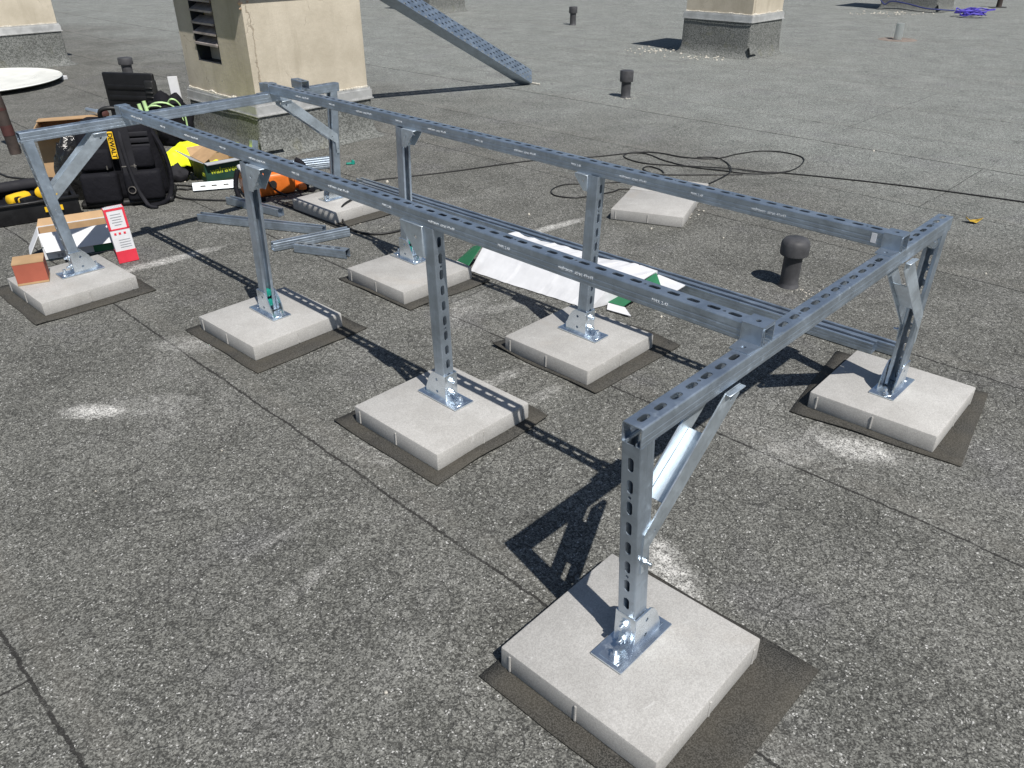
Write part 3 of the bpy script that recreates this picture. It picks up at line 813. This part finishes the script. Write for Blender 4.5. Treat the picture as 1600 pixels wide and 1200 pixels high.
t = thing('slotted_plate', 'bright slotted flat plate in front of the dark green box', 'metal plate', (-1.83, 4.80, 0), R(17))
b = MB(); sl = []
for x in (-.065, 0, .07):
    sl.append([(x - .016, -.004), (x + .016, -.004), (x + .016, .006), (x - .016, .006)])
b.plate([(-.125, -.022), (.125, -.022), (.125, .026), (-.125, .026)], sl, .004, T(0, 0, .03) @ RX(62)); b.build('plate_strip', 'galv_dull', t)

# ------------------------------------------------------------------ cables
def cable(pts, r, label, mat='rubber', z=None, cat='cable'):
    P = []
    for i, q in enumerate(pts):
        zz = q[2] if len(q) > 2 else r + .001
        P.append((q[0], q[1], zz))
    b = MB(); b.tube(P, r, 7, 5); return tag(b.build('cable', mat, None, 60), label, cat)
cable([(-1.064, 5.024), (-.947, 4.935), (-.817, 5.02), (-.417, 5.182), (.148, 5.468), (.591, 5.565), (.921, 5.668), (1.06, 5.45), (1.209, 5.283), (1.401, 5.185), (1.566, 5.089, .011), (1.843, 5.178), (2.027, 5.471), (1.966, 5.65), (1.8, 5.708), (1.6, 5.62),
       (1.421, 5.499), (1.215, 5.537), (1.057, 5.665), (.877, 5.687), (.793, 5.562), (.902, 5.387), (1.13, 5.317), (1.451, 5.215, .012), (1.65, 5.15), (1.803, 5.116), (2.397, 4.843), (2.989, 4.48), (3.5, 4.1), (4.1, 3.8)], .0043,
      'long black cable with two big loops beyond the far rail')
cable([(1.30, 5.54), (1.421, 5.499, .012), (1.472, 5.395), (1.455, 5.199, .014), (1.401, 5.076, .012), (1.202, 4.846), (1.015, 4.72), (.7, 4.78), (.62, 4.72), (.433, 4.616), (.348, 4.605), (.259, 4.657), (.249, 4.764), (.326, 4.873), (.468, 4.9), (.7, 4.93)], .004,
      'black cable end curling behind the far right posts')
cable([(1.504, 5.09), (1.2, 5.09), (.964, 5.098), (.90, 5.16), (.88, 5.25), (.93, 5.30), (.99, 5.22), (1.0, 5.14)], .0045, 'short dark cable tail inside the big loops')
cable([(-.895, 4.98), (-.84, 4.70), (-.83, 4.56, .075), (-.885, 4.40, .075), (-.93, 4.27, .072), (-.935, 4.225, .05), (-.92, 4.16, .012), (-.86, 4.05), (-.74, 3.97), (-.61, 4.01), (-.486, 4.148), (-.38, 4.3)], .006, 'black cable draped over the slab by the orange case')
cable([(-2.25, 4.99), (-2.181, 4.91), (-2.05, 4.89), (-1.97, 4.85), (-2.0, 4.80), (-2.062, 4.81), (-2.07, 4.73), (-1.981, 4.624), (-1.822, 4.584), (-1.646, 4.569), (-1.5, 4.56)], .0055, 'black cable looping before the slotted plate')
cable([(-3.62, 5.30), (-3.40, 5.20), (-3.27, 5.10), (-3.12, 5.05)], .006, 'black cable by the rusty pole')

# ------------------------------------------------------------------ white carton under the rails
Fd = Vector((.56, -.465, 0)).normalized(); Fn = Vector((-Fd.y, Fd.x, 0))
cs = Vector((-.195, 3.455, 0))
t = thing('long_carton', 'long crumpled white carton with green ends under the rails', 'cardboard box', cs, math.atan2(Fd.y, Fd.x))
b = MB(); Lc = .80; nseg = 40
sec = [(0, .004), (.04, .042), (.075, .075), (.105, .105), (.118, .108), (.24, .106), (.335, .100), (.34, .004)]
rows = []
for i in range(nseg + 1):
    x = Lc * i / nseg; row = []
    for y, z in sec:
        q = Vector((x, y, z)); k = noise.noise(q * 6) * .010 + noise.noise(q * 21) * .006 + (.004 if int(x * 31) % 7 == 0 else 0)
        q.x *= 1 - .15 * (1 - min(1, y / .30)) * (x / Lc)
        q.z = max(.003, q.z + (k if z > .01 else 0)); q.y += k * .6
        row.append(b.bm.verts.new(q))
    rows.append(row)
for r0, r1 in zip(rows, rows[1:]):
    for i in range(len(sec) - 1): b.bm.faces.new((r0[i], r0[i + 1], r1[i + 1], r1[i]))
b.bm.faces.new(rows[0][::-1]); b.bm.faces.new(rows[-1])
b.build('carton_body', 'white', t)
b = MB(); b.solid([(-.006, .10, .108), (-.10, .135, .065), (-.115, .035, .018), (-.010, .0, .030)], .003); b.build('end_flap', 'green', t)
b = MB(); b.solid([(-.008, .0, .028), (-.118, .035, .016), (-.12, .02, .006), (-.012, -.012, .012)], .003); b.build('flap_edge', 'white', t)
b = MB(); b.solid([(.803, .20, .095), (.803, .32, .100), (.86, .30, .02), (.85, .18, .012)], .003); b.build('end_flap', 'green', t)
b = MB(); b.solid([(.80, .20, .10), (.80, .335, .104), (.715, .335, .110), (.70, .21, .112)], .003); b.build('top_flap', 'white', t)
t2 = thing('carton_lid', 'torn white and green carton lid lying right of the long carton', 'cardboard', (.60, 3.17, 0), R(-40))
b = MB(); b.solid([(-.03, .0, .05), (.115, -.02, .045), (.125, .09, .055), (-.02, .11, .06)], .004); b.build('lid_sheet', 'white', t2)
b = MB(); b.solid([(-0.172, -0.193, .012), (-0.002, -0.203, .02), (0.018, -0.103, .048), (-0.152, -0.083, .04)], .004); b.build('lid_flap', 'green', t2)
b = MB(); b.solid([(-0.052, -0.248, .008), (0.068, -0.248, .012), (0.008, -0.203, .019), (-0.082, -0.195, .013)], .003); b.build('lid_edge', 'white', t2)
b = MB(); b.solid([(-0.252, -0.203, .006), (-0.172, -0.223, .05), (-0.152, -0.163, .03), (-0.222, -0.133, .01)], .003); b.build('torn_flap', 'kraft', t2)

# ------------------------------------------------------------------ boxes on and behind the left slab
def open_box(name, label, loc, deg, sx, sy, h, outm, inm, th=.004, cat='cardboard box'):
    t = thing(name, label, cat, loc, R(deg))
    b = MB()
    b.box((sx, sy, th), (0, 0, th / 2 + .001))
    b.box((sx, th, h - .006), (0, sy / 2 - th / 2, h / 2 + .005)); b.box((th, sy - 2 * th, h - .006), (-sx / 2 + th / 2, 0, h / 2 + .005)); b.box((th, sy - 2 * th, h - .006), (sx / 2 - th / 2, 0, h / 2 + .005))
    b.box((sx, th, h - .006), (0, -sy / 2 + th / 2, h / 2 + .005))
    b.build('carton_body', outm, t)
    b = MB()
    e = th + .0012
    b.box((sx - 2 * e, .001, h - .012), (0, sy / 2 - e, h / 2 + .004)); b.box((.001, sy - 2 * e, h - .012), (-sx / 2 + e, 0, h / 2 + .004)); b.box((.001, sy - 2 * e, h - .012), (sx / 2 - e, 0, h / 2 + .004))
    b.build('inner_lining', inm, t)
    return t
# open white carton with green band
bx = open_box('open_carton', 'open white carton with green band behind the left slab', (-2.157, 3.752, 0), 30, .33, .13, .135, 'white', 'kraft')
b = MB(); b.box((.112, .0016, .062), (.108, -.0662, .038)); b.build('green_band', 'green', bx)
b = MB(); b.box((.215, .0016, .060), (-.056, -.0662, .038)); b.build('address_label', 'white', bx)
b = MB()
b.box((.33, .0022, .004), (0, -.0666, .070)); b.build('printed_line', 'dkgreen', bx)
b = MB(); b.box((.33, .0022, .004), (0, -.0666, .006)); b.build('printed_line', 'dkgreen', bx)
b = MB(); b.plate([(-.038, -.009), (.038, -.009), (.038, .009), (-.038, .009)], [[(-.035, -.006), (.035, -.006), (.035, .006), (-.035, .006)]], .002, axes((1, 0, 0), (0, 0, 1), (0, -1, 0), (0, -.0665, .051)))
b.build('printed_frame', 'dkgreen', bx)
b = MB()
for i in range(5): b.box((.010, .002, .016), (-.105 + i * .016, -.0674, .020))
b.build('printed_symbol', 'greyprint', bx)
b = MB(); b.solid([(-.165, -.067, .136), (.165, -.067, .136), (.178, -.112, .056), (-.154, -.112, .056)][::-1], .003); b.build('front_flap', 'white', bx)
b = MB(); b.solid([(-.165, -.065, .136), (-.165, .065, .136), (-.225, .055, .045), (-.225, -.08, .045)][::1], .003); b.build('side_flap', 'white', bx)
b = MB(); b.solid([(-.165, .065, .136), (.165, .065, .136), (.150, .095, .165), (-.150, .095, .165)], .003); b.build('back_flap', 'kraft', bx)
# upright white and red pack
t = thing('tool_pack', 'upright white and red pack leaning on the open white carton', 'cardboard box', (-1.872, 3.625, 0), R(32)); t.rotation_euler = (R(-3), R(-2), R(32))
b = MB(); b.box((.088, .060, .262), (0, 0, .132), None, .0015); b.build('pack_body', 'white', t)
b = MB(); b.box((.0905, .0625, .058), (0, 0, .0300)); b.build('red_band', 'red', t)
b = MB(); b.box((.0905, .0625, .010), (0, 0, .258)); b.box((.0905, .0025, .007), (0, -.0302, .164)); b.box((.010, .0025, .09), (-.040, -.0302, .208)); b.box((.010, .0025, .09), (.040, -.0302, .208)); b.build('red_border', 'red', t)
b = MB()
for zz, w in ((.235, .045), (.222, .05), (.210, .04), (.198, .046), (.185, .03)): b.box((w, .0024, .003), (0, -.0303, zz))
for zz, w in ((.112, .05), (.100, .05), (.088, .05), (.077, .05)): b.box((w, .0024, .003), (.008, -.0303, zz))
b.build('label_text', 'greyprint', t)
b = MB()
for i, x in enumerate((-.024, -.004, .018)): b.cyl(.006, .003, (x, -.0300, .143), None, 10) if 0 else b.box((.010, .0026, .010), (x, -.0303, .143))
b.build('printed_symbol', 'red', t)
# small brick red box on the slab
t = thing('small_box', 'small brick red box with tan lid standing on the slab', 'cardboard box', (-2.100, 3.222, .0665), R(26))
b = MB(); b.box((.120, .106, .092), (0, 0, .047), None, .001); b.build('box_body', 'rust_card', t)
b = MB(); b.box((.122, .108, .004), (0, 0, .0952)); b.build('tan_lid', 'kraft', t)
b = MB(); b.box((.1215, .1075, .009), (0, 0, .0047)); b.build('tan_edge', 'kraft', t)

# ------------------------------------------------------------------ tool case with two yellow drills
t = thing('tool_case', 'open black tool case lying at the left edge', 'tool case', (-2.745, 4.36, 0), R(33))
b = MB(); sx, sy, h = .50, .40, .11
b.box((sx, sy, .012), (0, 0, .010), None, .003)
for q, s in (((0, sy / 2 - .012, h / 2 + .006), (sx, .024, h)), ((0, -sy / 2 + .012, h / 2 + .006), (sx, .024, h)), ((-sx / 2 + .012, 0, h / 2 + .006), (.024, sy - .048, h)), ((sx / 2 - .012, 0, h / 2 + .006), (.024, sy - .048, h))):
    b.box(s, q, None, .006, 2)
b.box((sx + .02, .02, .016), (0, -sy / 2 - .004, h), None, .004)
b.build('case_tray', 'black', t, 40)
b = MB(); b.box((sx - .06, sy - .06, .045), (0, 0, .040), None, .01, 2)
for i in range(5): b.box((.03, sy - .09, .02), (-.18 + i * .09, 0, .066), None, .006, 2)
b.build('case_insert', 'black_cloth', t, 40)
b = MB(); b.box((.09, .003, .028), (.12, -sy / 2 - .012, .065)); b.build('yellow_label', 'yellow', t)
b = MB(); b.tube([(-.22, .13, .125), (.05, .135, .130), (.17, .13, .12)], .032, 14, 3); b.build('grey_tube', M['grey_cloth'], t, 40)
def drill(loc, deg, label, tilt=0):
    q = thing('cordless_drill', label, 'power drill', loc, 0, 'yellow drills in the tool case'); q.rotation_euler = (R(tilt), 0, R(deg))
    b = MB(); b.lathe([(.024, -.075), (.031, -.070), (.033, -.02), (.031, .03), (.024, .045)], 18, RY(90)); b.box((.040, .100, .036), (-.035, -.055, 0), None, .012, 3)
    b.build('drill_body', 'yellow', q, 40)
    b = MB(); b.lathe([(.022, .045), (.022, .070), (.014, .095), (.006, .10)], 16, RY(90)); b.box((.042, .05, .03), (-.037, -.035, .004), None, .01, 2); b.box((.03, .012, .012), (-.012, -.03, .0), None, .003)
    b.build('chuck_and_grip', 'black', q, 40)
    b = MB(); b.box((.075, .045, .058), (-.035, -.120, 0), None, .008, 2); b.build('battery_pack', 'black', q, 40)
drill((-2.735, 4.315, .105), 62, 'yellow drill on the left of the black tool case')
drill((-2.655, 4.425, .120), 100, 'yellow drill on the right of the black tool case', 12)

# ------------------------------------------------------------------ backpack
t = thing('tool_backpack', 'black tool backpack with yellow tag standing behind the left brace', 'backpack', (-2.275, 4.63, 0), R(16))
b = MB(); b.box((.47, .26, .46), (0, 0, .24), None, .07, 5)
for v in b.bm.verts:
    k = (v.co.z - .24) / .24; v.co.x *= 1 - .16 * max(0, k); v.co.y *= 1 - .18 * max(0, k)
    v.co += v.normal * (noise.noise(v.co * 9) * .016 + noise.noise(v.co * 22) * .006)
b.build('main_bag', 'black_cloth', t, 60)
b = MB(); b.box((.50, .30, .035), (0, 0, .02), None, .015, 2); b.build('moulded_base', 'rubber', t, 50)
for x, z, w, h, dp in ((-.115, .12, .20, .17, .075), (.115, .12, .20, .17, .075), (-.11, .275, .17, .12, .05), (.11, .275, .17, .12, .05)):
    b = MB(); b.box((w, dp, h), (x, -.13 - dp * .25, z), None, .022, 3)
    for v in b.bm.verts: v.co += v.normal * noise.noise(v.co * 14) * .006
    b.build('pocket', 'black_cloth', t, 60)
b = MB()
for z in (.33, .365, .40):
    b.box((.15, .012, .026), (.115, -.134, z), None, .004, 2)
b.build('tool_loop', 'grey_cloth', t, 50)
b = MB(); b.tube([(.05, -.150, .47), (.05, -.178, .38), (.058, -.184, .24), (.075, -.190, .12), (.105, -.20, .04), (.13, -.23, .012), (.17, -.25, .006)], .011, 6, 4)
for v in b.bm.verts: v.co.x = v.co.x * 1.0 + (.022 if v.co.x > .06 else 0) * 0
b.build('hanging_strap', 'grey_cloth', t, 60)
b = MB(); b.box((.075, .006, .34), (.060, -.172, .30), RX(0), .002); b.build('centre_webbing', 'grey_cloth', t)
b = MB(); b.box((.077, .0075, .005), (.060, -.1735, .235)); b.box((.006, .006, .022), (-.055, -.175, .235)); b.box((.006, .006, .022), (.09, -.175, .235)); b.build('buckle', 'brass', t)
b = MB(); b.tube([(.05 + .020 * math.cos(a * .7), -.196, .105 + .020 * math.sin(a * .7)) for a in range(10)], .003, 6, 2); b.build('strap_ring', 'brass', t, 60)
b = MB(); b.box((.034, .006, .150), (.000, -.176, .355), RZ(0), .003); tg = b.build('yellow_tag', 'yellow', t)
text_obj('DEWALT', .034, 'black', tg, axes((0, 0, -1), (1, 0, 0), (0, -1, 0), (.000, -.1798, .355)), 'lettering', .0006, .0006)
b = MB(); b.tube([(-.06, .02, .46), (-.05, .0, .51), (.0, -.01, .525), (.05, 0, .51), (.06, .02, .46)], .012, 8, 4); b.build('carry_handle', 'rubber', t, 60)
b = MB(); b.tube([(.19, -.06, .42), (.245, -.10, .30), (.26, -.11, .16), (.24, -.12, .05), (.20, -.17, .012), (.13, -.21, .012)], .014, 6, 4); b.build('shoulder_strap', 'black_cloth', t, 60)

# crumpled black sack beside the cardboard box
def crumple(name, label, cat, loc, size, mat, seed, amp=.3, sub=4, deg=0, zcut=0):
    b = MB(); v = bmesh.ops.create_icosphere(b.bm, subdivisions=sub, radius=1)['verts']
    for q in v:
        p = q.co.copy(); k = 1 + amp * noise.noise(p * 1.7 + Vector((seed, 0, 0))) + amp * .7 * abs(noise.noise(p * 3.6 + Vector((0, seed, 0)))) + amp * .35 * noise.noise(p * 9 + Vector((seed, seed, 0)))
        q.co = Vector((p.x * size[0] * k, p.y * size[1] * k, max(-.02, (p.z + .72) * size[2] * k * .62)))
    o = b.build(name, mat, None, 50); o.location = loc; o.rotation_euler.z = R(deg)
    return tag(o, label, cat)
crumple('black_sack', 'crumpled shiny black sack between brace and backpack', 'bag', (-2.575, 4.70, 0), (.115, .13, .33), plain('shiny_black_film', (.012, .012, .012), .22, bump=.8, bscale=22, bd=.02), 4, .16)
# tan cardboard box with a steel pipe across it
t = open_box('tan_carton', 'open tan cardboard box behind the left end of the frame', (-2.83, 5.22, 0), 22, .40, .30, .33, 'kraft', 'kraft', .006)
b = MB(); b.solid([(-.2, -.15, .332), (.2, -.15, .332), (.215, -.275, .295), (-.19, -.275, .295)][::-1], .004); b.build('top_flap', 'kraft', t)
b = MB(); b.solid([(-.2, .15, .332), (.2, .15, .332), (.2, .02, .338), (-.2, .02, .338)], .004); b.build('top_flap', 'kraft', t)
t = thing('steel_tube', 'short steel tube with red end lying over the tan box', 'tube', (-2.72, 5.36, .342), R(-38))
b = MB(); b.lathe([(.013, -.13), (.014, -.12), (.014, .0), (.019, .005), (.019, .075), (.016, .08)], 16, T(0, 0, .02) @ RY(90)); b.build('tube_body', 'galv_bright', t, 40)
b = MB(); b.lathe([(.020, .08), (.024, .085), (.024, .115), (.015, .12)], 12, T(0, 0, .02) @ RY(90)); b.build('red_end', 'redtape', t, 40)
# rusty leaning pole
t = thing('rusty_pole', 'rusty leaning pole with red tape at the left edge', 'pole', (-3.575, 5.743, 0))
b = MB(); b.tube([(0, 0, 0), (-.008, .0, .2), (-.022, .0, .42), (-.09, .02, .60)], .038, 14, 4); b.build('pole_shaft', 'rust', t, 50)
b = MB(); b.tube([(-.014, 0, .30), (-.021, .0, .38)], .042, 14, 1); b.build('red_tape', 'redtape', t, 50)
b = MB(); b.tube([(-.005, 0, .13), (-.009, 0, .20)], .040, 14, 1); b.build('red_tape', 'redtape', t, 50)

# ------------------------------------------------------------------ white dish and rail, left
t = thing('satellite_dish', 'white round dish lying face up by the left chimney', 'dish', (-5.50, 8.55, 0))
t.rotation_euler = (R(.5), R(-.5), 0)
b = MB(); prof = []
for i in range(9): prof.append((.02 + .76 * i / 8, .024 + .030 * (i / 8) ** 2))
prof += [(.80, .060), (.806, .053), (.80, .046)] + [(.02 + .76 * (8 - i) / 8, .012 + .030 * ((8 - i) / 8) ** 2) for i in range(9)]
b.lathe(prof, 64); b.build('dish_bowl', 'white_panel', t, 40)
b = MB(); b.box((.10, .05, .03), (.44, -.66, .028), RZ(0), .004); b.build('rim_bracket', 'brass', t)
t = thing('flat_rail', 'long flat grey rail lying behind the white dish', 'rail', (-5.513, 9.18, 0), R(-18))
b = MB(); b.box((1.5, .065, .035), (-.0, 0, .019), None, .004); b.build('rail_bar', 'galv_dull', t)
b = MB(); b.box((.05, .069, .038), (.745, 0, .0205), None, .004); b.build('end_cap', 'white', t)


# open black case behind the backpack
t = thing('open_case', 'black hard case with its lid standing open behind the backpack', 'tool case', (-2.86, 5.98, 0), R(-12))
b = MB(); b.box((.42, .32, .13), (0, 0, .066), None, .015, 3); b.build('case_tray', 'black', t, 40)
b = MB(); b.box((.42, .030, .34), (0, .175, .315), None, .012, 3)
for i in range(3): b.box((.34, .012, .035), (-.01, .158, .235 + .075 * i), None, .005, 2)
b.build('case_lid', 'black', t, 40)
b = MB(); b.box((.075, .055, .30), (.178, .165, .29), None, .012, 3)
for i in range(7): b.box((.060, .014, .010), (.178, .134, .19 + .033 * i), None, .003)
b.build('lid_hinge_block', 'rubber', t, 40)
b = MB(); b.box((.022, .012, .05), (.205, .11, .155)); b.build('latch', 'yellow', t)
b = MB(); b.solid([(.225, .10, .16), (.30, .11, .13), (.29, .08, .125), (.225, .085, .20)], .003); b.build('paper_tab', 'white', t)

# hi-vis jacket / black rucksack with lime tape
t = thing('work_rucksack', 'black rucksack with lime reflective bands beside the chimney', 'rucksack', (-2.53, 6.02, 0), R(10))
b = MB(); v = bmesh.ops.create_icosphere(b.bm, subdivisions=4, radius=1)['verts']
for q in v:
    p = q.co.copy(); k = 1 + .22 * noise.noise(p * 2.2) + .12 * noise.noise(p * 6)
    q.co = Vector((p.x * .16 * k, p.y * .12 * k, max(0, .17 + p.z * .19 * k)))
b.build('rucksack_body', 'black_cloth', t, 60)
for i, (x0, w) in enumerate(((-.06, .10), (-.02, .13), (.07, .06))):
    b = MB(); b.tube([(x0 + w * math.cos(a), -.118 + .05 * abs(math.cos(a)), .17 + (.13 + .02 * i) * math.sin(a)) for a in [R(-40 + 22 * k) for k in range(13)]], .0065, 6, 2); b.build('lime_band', 'lime', t, 60)
b = MB(); b.tube([(-.17, -.08, .31), (-.155, -.09, .23)], .014, 8, 1); b.tube([(-.13, -.09, .33), (-.115, -.1, .24)], .014, 8, 1); b.build('lime_tab', 'lime', t, 60)
# white offcut leaning on the chimney
t = thing('white_batten', 'white plastic batten leaning at the chimney corner', 'batten', (-2.475, 6.12, 0))
b = MB(); b.box((.070, .016, .46), (0, 0, .23), None, .002); b.build('batten_strip', 'white', t, None, T(0, 0, .0) @ RX(-4) @ RY(-3))
b = MB(); b.box((.075, .03, .16), (.045, -.01, .16), None, .004); b.build('grey_clip', 'galv_dull', t)
# yellow vest
b = MB(); n = 40; rows = []
for i in range(n + 1):
    row = []
    for j in range(n + 1):
        x, y = -.36 + .72 * i / n, -.22 + .44 * j / n
        e = max(0, 1 - (x / .37) ** 2 - (y / .24) ** 2)
        p = Vector((x, y, 0))
        z = .012 + .17 * e ** .6 * (.62 + .5 * noise.noise(p * 5 + Vector((3, 1, 0)))) + .04 * abs(noise.noise(Vector((x * 12 + y * 7, y * 9, 2)))) * (e > 0) + .016 * noise.noise(p * 33)
        wx = x + .05 * noise.noise(p * 7 + Vector((0, 5, 0))); wy = y + .05 * noise.noise(p * 7 + Vector((9, 0, 0)))
        row.append(b.bm.verts.new((wx, wy, max(.006, z))))
    rows.append(row)
for r0, r1 in zip(rows, rows[1:]):
    for i in range(n): b.bm.faces.new((r0[i], r1[i], r1[i + 1], r0[i + 1]))
o = b.build('safety_vest', 'hivis', None, 60, solidify=.004); o.location = (-2.12, 5.42, 0); o.rotation_euler.z = R(8)
tag(o, 'crumpled bright yellow safety vest on the roof by the chimney', 'safety vest')
# dark green box
t = open_box('green_carton', 'open dark green carton with yellow lettering before the chimney', (-1.905, 5.125, 0), 40, .25, .22, .125, 'dkgreen', 'kraft')
# (right face = local -y side)
text_obj('walraven', .052, 'leafyellow', t, T(.0, -.1106, .066) @ RX(90), 'lettering', .0006, .0008)
text_obj('en', .05, 'leafyellow', t, axes((0, -1, 0), (0, 0, 1), (-1, 0, 0), (-.1256, -.07, .05)), 'lettering', .0006, .0008)
b = MB(); b.solid([(-.125, .11, .126), (.125, .11, .126), (.10, .205, .165), (-.11, .205, .165)], .004); b.solid([(-.125, .108, .128), (-.125, -.108, .128), (-.02, -.10, .185), (-.03, .09, .185)], .004); b.build('raised_flap', 'kraft', t)
b = MB(); b.solid([(-.126, -.11, .126), (-.126, .11, .126), (-.215, .10, .185), (-.20, -.10, .165)], .004); b.build('side_flap', M['greyprint'], t)
b = MB(); b.solid([(-.125, -.112, .127), (.125, -.112, .127), (.125, -.150, .122), (-.12, -.150, .120)][::-1], .004); b.build('front_flap', M['greyprint'], t)
crumple('work_glove', 'dark work glove lying left of the dark green carton', 'glove', (-2.14, 5.02, 0), (.075, .055, .085), 'grey_cloth', 11, .35, 3)
crumple('rag', 'pale crumpled rag beside the yellow vest', 'rag', (-2.42, 5.02, 0), (.10, .12, .06), plain('dirty_pale_rag', (.30, .27, .23), .8, var=.3), 14, .5, 4)
# orange case
t = thing('orange_case', 'orange plastic tool holder with white lid beside the slab', 'tool holder', (-1.475, 4.72, 0), R(28))
b = MB(); b.box((.30, .17, .14), (0, 0, .075), None, .03, 4)
for v in b.bm.verts: v.co += v.normal * noise.noise(v.co * 16) * .014
b.box((.07, .05, .10), (.165, .01, .06), RZ(0), .02, 3); b.box((.05, .12, .03), (.19, -.03, .035), None, .01, 2)
b.build('holder_body', 'orange', t, 50)
b = MB(); b.box((.24, .15, .03), (-.03, .01, .165), None, .012, 2); b.box((.10, .06, .02), (.0, -.02, .186), None, .008, 2); b.build('white_lid', 'white', t, 50)
b = MB(); b.cyl(.022, .01, (0, 0, 0), T(.015, -.088, .08) @ RX(90), 16); b.tube([(-.10, -.06, .19), (-.03, -.10, .13), (.02, -.105, .05), (.08, -.12, .008)], .007, 6, 4); b.box((.06, .02, .014), (.03, -.02, .20), None, .003); b.build('black_strap', 'rubber', t, 50)
b = MB(); b.tube([(.20, .06, .17), (.235, .03, .14), (.24, .0, .06), (.22, -.04, .010), (.25, -.09, .01)], .018, 8, 4); b.build('side_strap', 'black_cloth', t, 60)
b = MB(); b.tube([(-.165, -.04, .18), (-.195, -.06, .09), (-.18, -.09, .012), (-.12, -.12, .010), (-.05, -.13, .010)], .014, 8, 4); b.build('side_strap', 'black_cloth', t, 60)
# bits
t = thing('green_clip', 'small green plastic clip on the roof beside the chimney', 'clip', (-1.098, 5.403, 0), R(20))
b = MB(); b.box((.06, .02, .012), (0, 0, .008), None, .003); b.box((.02, .03, .03), (.01, 0, .018), RY(20), .004); b.build('clip_body', 'teal', t)
b = MB()
for i in range(9):
    for j in range(5):
        pass
v = bmesh.ops.create_grid(b.bm, x_segments=8, y_segments=5, size=.5)['verts']
for q in v:
    s = 1 - abs(q.co.x * 2) ** 1.7; q.co = Vector((q.co.x * .085, q.co.y * .05 * max(.05, s), .010 + .022 * (q.co.x * 2) ** 2 + .008 * noise.noise(q.co * 5)))
o = b.build('dry_leaf', 'leaf', None, 60, solidify=.0012); o.location = (2.51, 4.125, 0); o.rotation_euler.z = R(-15); tag(o, 'curled dry yellow leaf lying beyond the right end of the frame', 'leaf')
o = D.objects['dry_leaf']
# violet rope heap
b = MB(); rnd = random.Random(4)
for k in range(7):
    c0 = Vector((8.12 + rnd.uniform(-.16, .16), 15.22 + rnd.uniform(-.18, .18), 0)); P = []
    for i in range(14):
        a = i * .75 + k; P.append((c0.x + (.10 + .06 * rnd.random()) * math.cos(a) * 1.3, c0.y + .12 * math.sin(a), .03 + .05 * rnd.random() + .012 * k))
    b.tube(P, .009, 6, 3)
tag(b.build('rope_heap', 'purple', None, 60), 'heap of violet blue rope at the foot of the far chimney', 'rope')
b = MB(); b.box((.26, .09, .02), (0, 0, .011), RZ(12), .005); o = b.build('felt_scrap', 'rubber', None); o.location = (9.3, 14.9, 0); tag(o, 'dark scrap of felt beyond the rope heap', 'felt scrap')
# gravel: mortar crumbs and chips
b = MB(); rnd = random.Random(12)
def chips(x, y, sx, sy, n, r0, r1):
    for _ in range(n):
        r = rnd.uniform(r0, r1); b.ico(r, (rnd.gauss(x, sx), rnd.gauss(y, sy), r * .35), 1, (1, rnd.uniform(.6, 1), .55))
chips(2.0, 11.05, .26, .16, 60, .006, .020); chips(2.5, 10.40, .26, .10, 46, .005, .016); chips(7.0, 15.9, .35, .2, 50, .008, .022)
chips(1.06, 7.74, .06, .03, 18, .003, .007); chips(1.31, 3.20, .035, .03, 22, .002, .005); chips(.98, 4.28, .05, .05, 26, .003, .008); chips(-2.25, 4.85, .12, .1, 40, .003, .010); chips(-1.05, 4.06, .12, .07, 30, .002, .005)
for x, y, r in ((-.269, 1.107, .0042), (-.788, 4.961, .010), (.62, 2.95, .006), (.1, 4.3, .007), (-.9, 2.0, .003), (.75, 2.4, .004), (.33, 2.0, .0035), (1.1, 3.9, .006), (2.2, 3.4, .006), (-1.2, 1.8, .003), (.35, 3.0, .004), (-3.6, 7.6, .012), (-4.7, 10.4, .02), (2.6, 5.7, .010), (.75, 4.05, .006), (1.25, 4.7, .005)):
    b.ico(r, (x, y, r * .4), 1)
tag(b.build('gravel', 'mortar'), kind='stuff')

# ------------------------------------------------------------------ camera, light, sky
H, PITCH_C, ROLL, FPX = 1.39944, .526960586653005, -.004199402944915526, 1226.398
fwd = Vector((0, math.cos(PITCH_C), -math.sin(PITCH_C))); up = Vector((0, math.sin(PITCH_C), math.cos(PITCH_C))); rt = Vector((1, 0, 0))
r_ = rt * math.cos(ROLL) + up * math.sin(ROLL); u_ = -rt * math.sin(ROLL) + up * math.cos(ROLL)
cam = D.cameras.new('camera'); co = D.objects.new('camera', cam); COL.objects.link(co)
co.matrix_world = axes(r_, u_, -fwd, (0, 0, H)); cam.sensor_width = 36; cam.lens = FPX / 1600 * 36; cam.clip_end = 300; cam.clip_start = .02
SC.camera = co
sv = Vector((math.cos(SUN_EL) * math.cos(SUN_AZ), math.cos(SUN_EL) * math.sin(SUN_AZ), math.sin(SUN_EL)))
sl_ = D.lights.new('sun', 'SUN'); sl_.energy = 5.0; sl_.angle = R(.5); sl_.color = (1, .965, .91)
so = D.objects.new('sun', sl_); COL.objects.link(so); so.rotation_euler = sv.to_track_quat('Z', 'Y').to_euler()
w = D.worlds.new('World'); SC.world = w; w.use_nodes = True
sk = w.node_tree.nodes.new('ShaderNodeTexSky'); sk.sky_type = 'NISHITA'; sk.sun_disc = False; sk.sun_elevation = SUN_EL
sk.sun_rotation = math.atan2(sv.x, sv.y); sk.altitude = 100; sk.air_density = 1; sk.dust_density = .6
bg = w.node_tree.nodes['Background']; w.node_tree.links.new(sk.outputs[0], bg.inputs[0]); bg.inputs[1].default_value = .062
SC.view_settings.view_transform = 'Standard'; SC.view_settings.look = 'None'; SC.view_settings.exposure = 0.2; SC.view_settings.gamma = 1
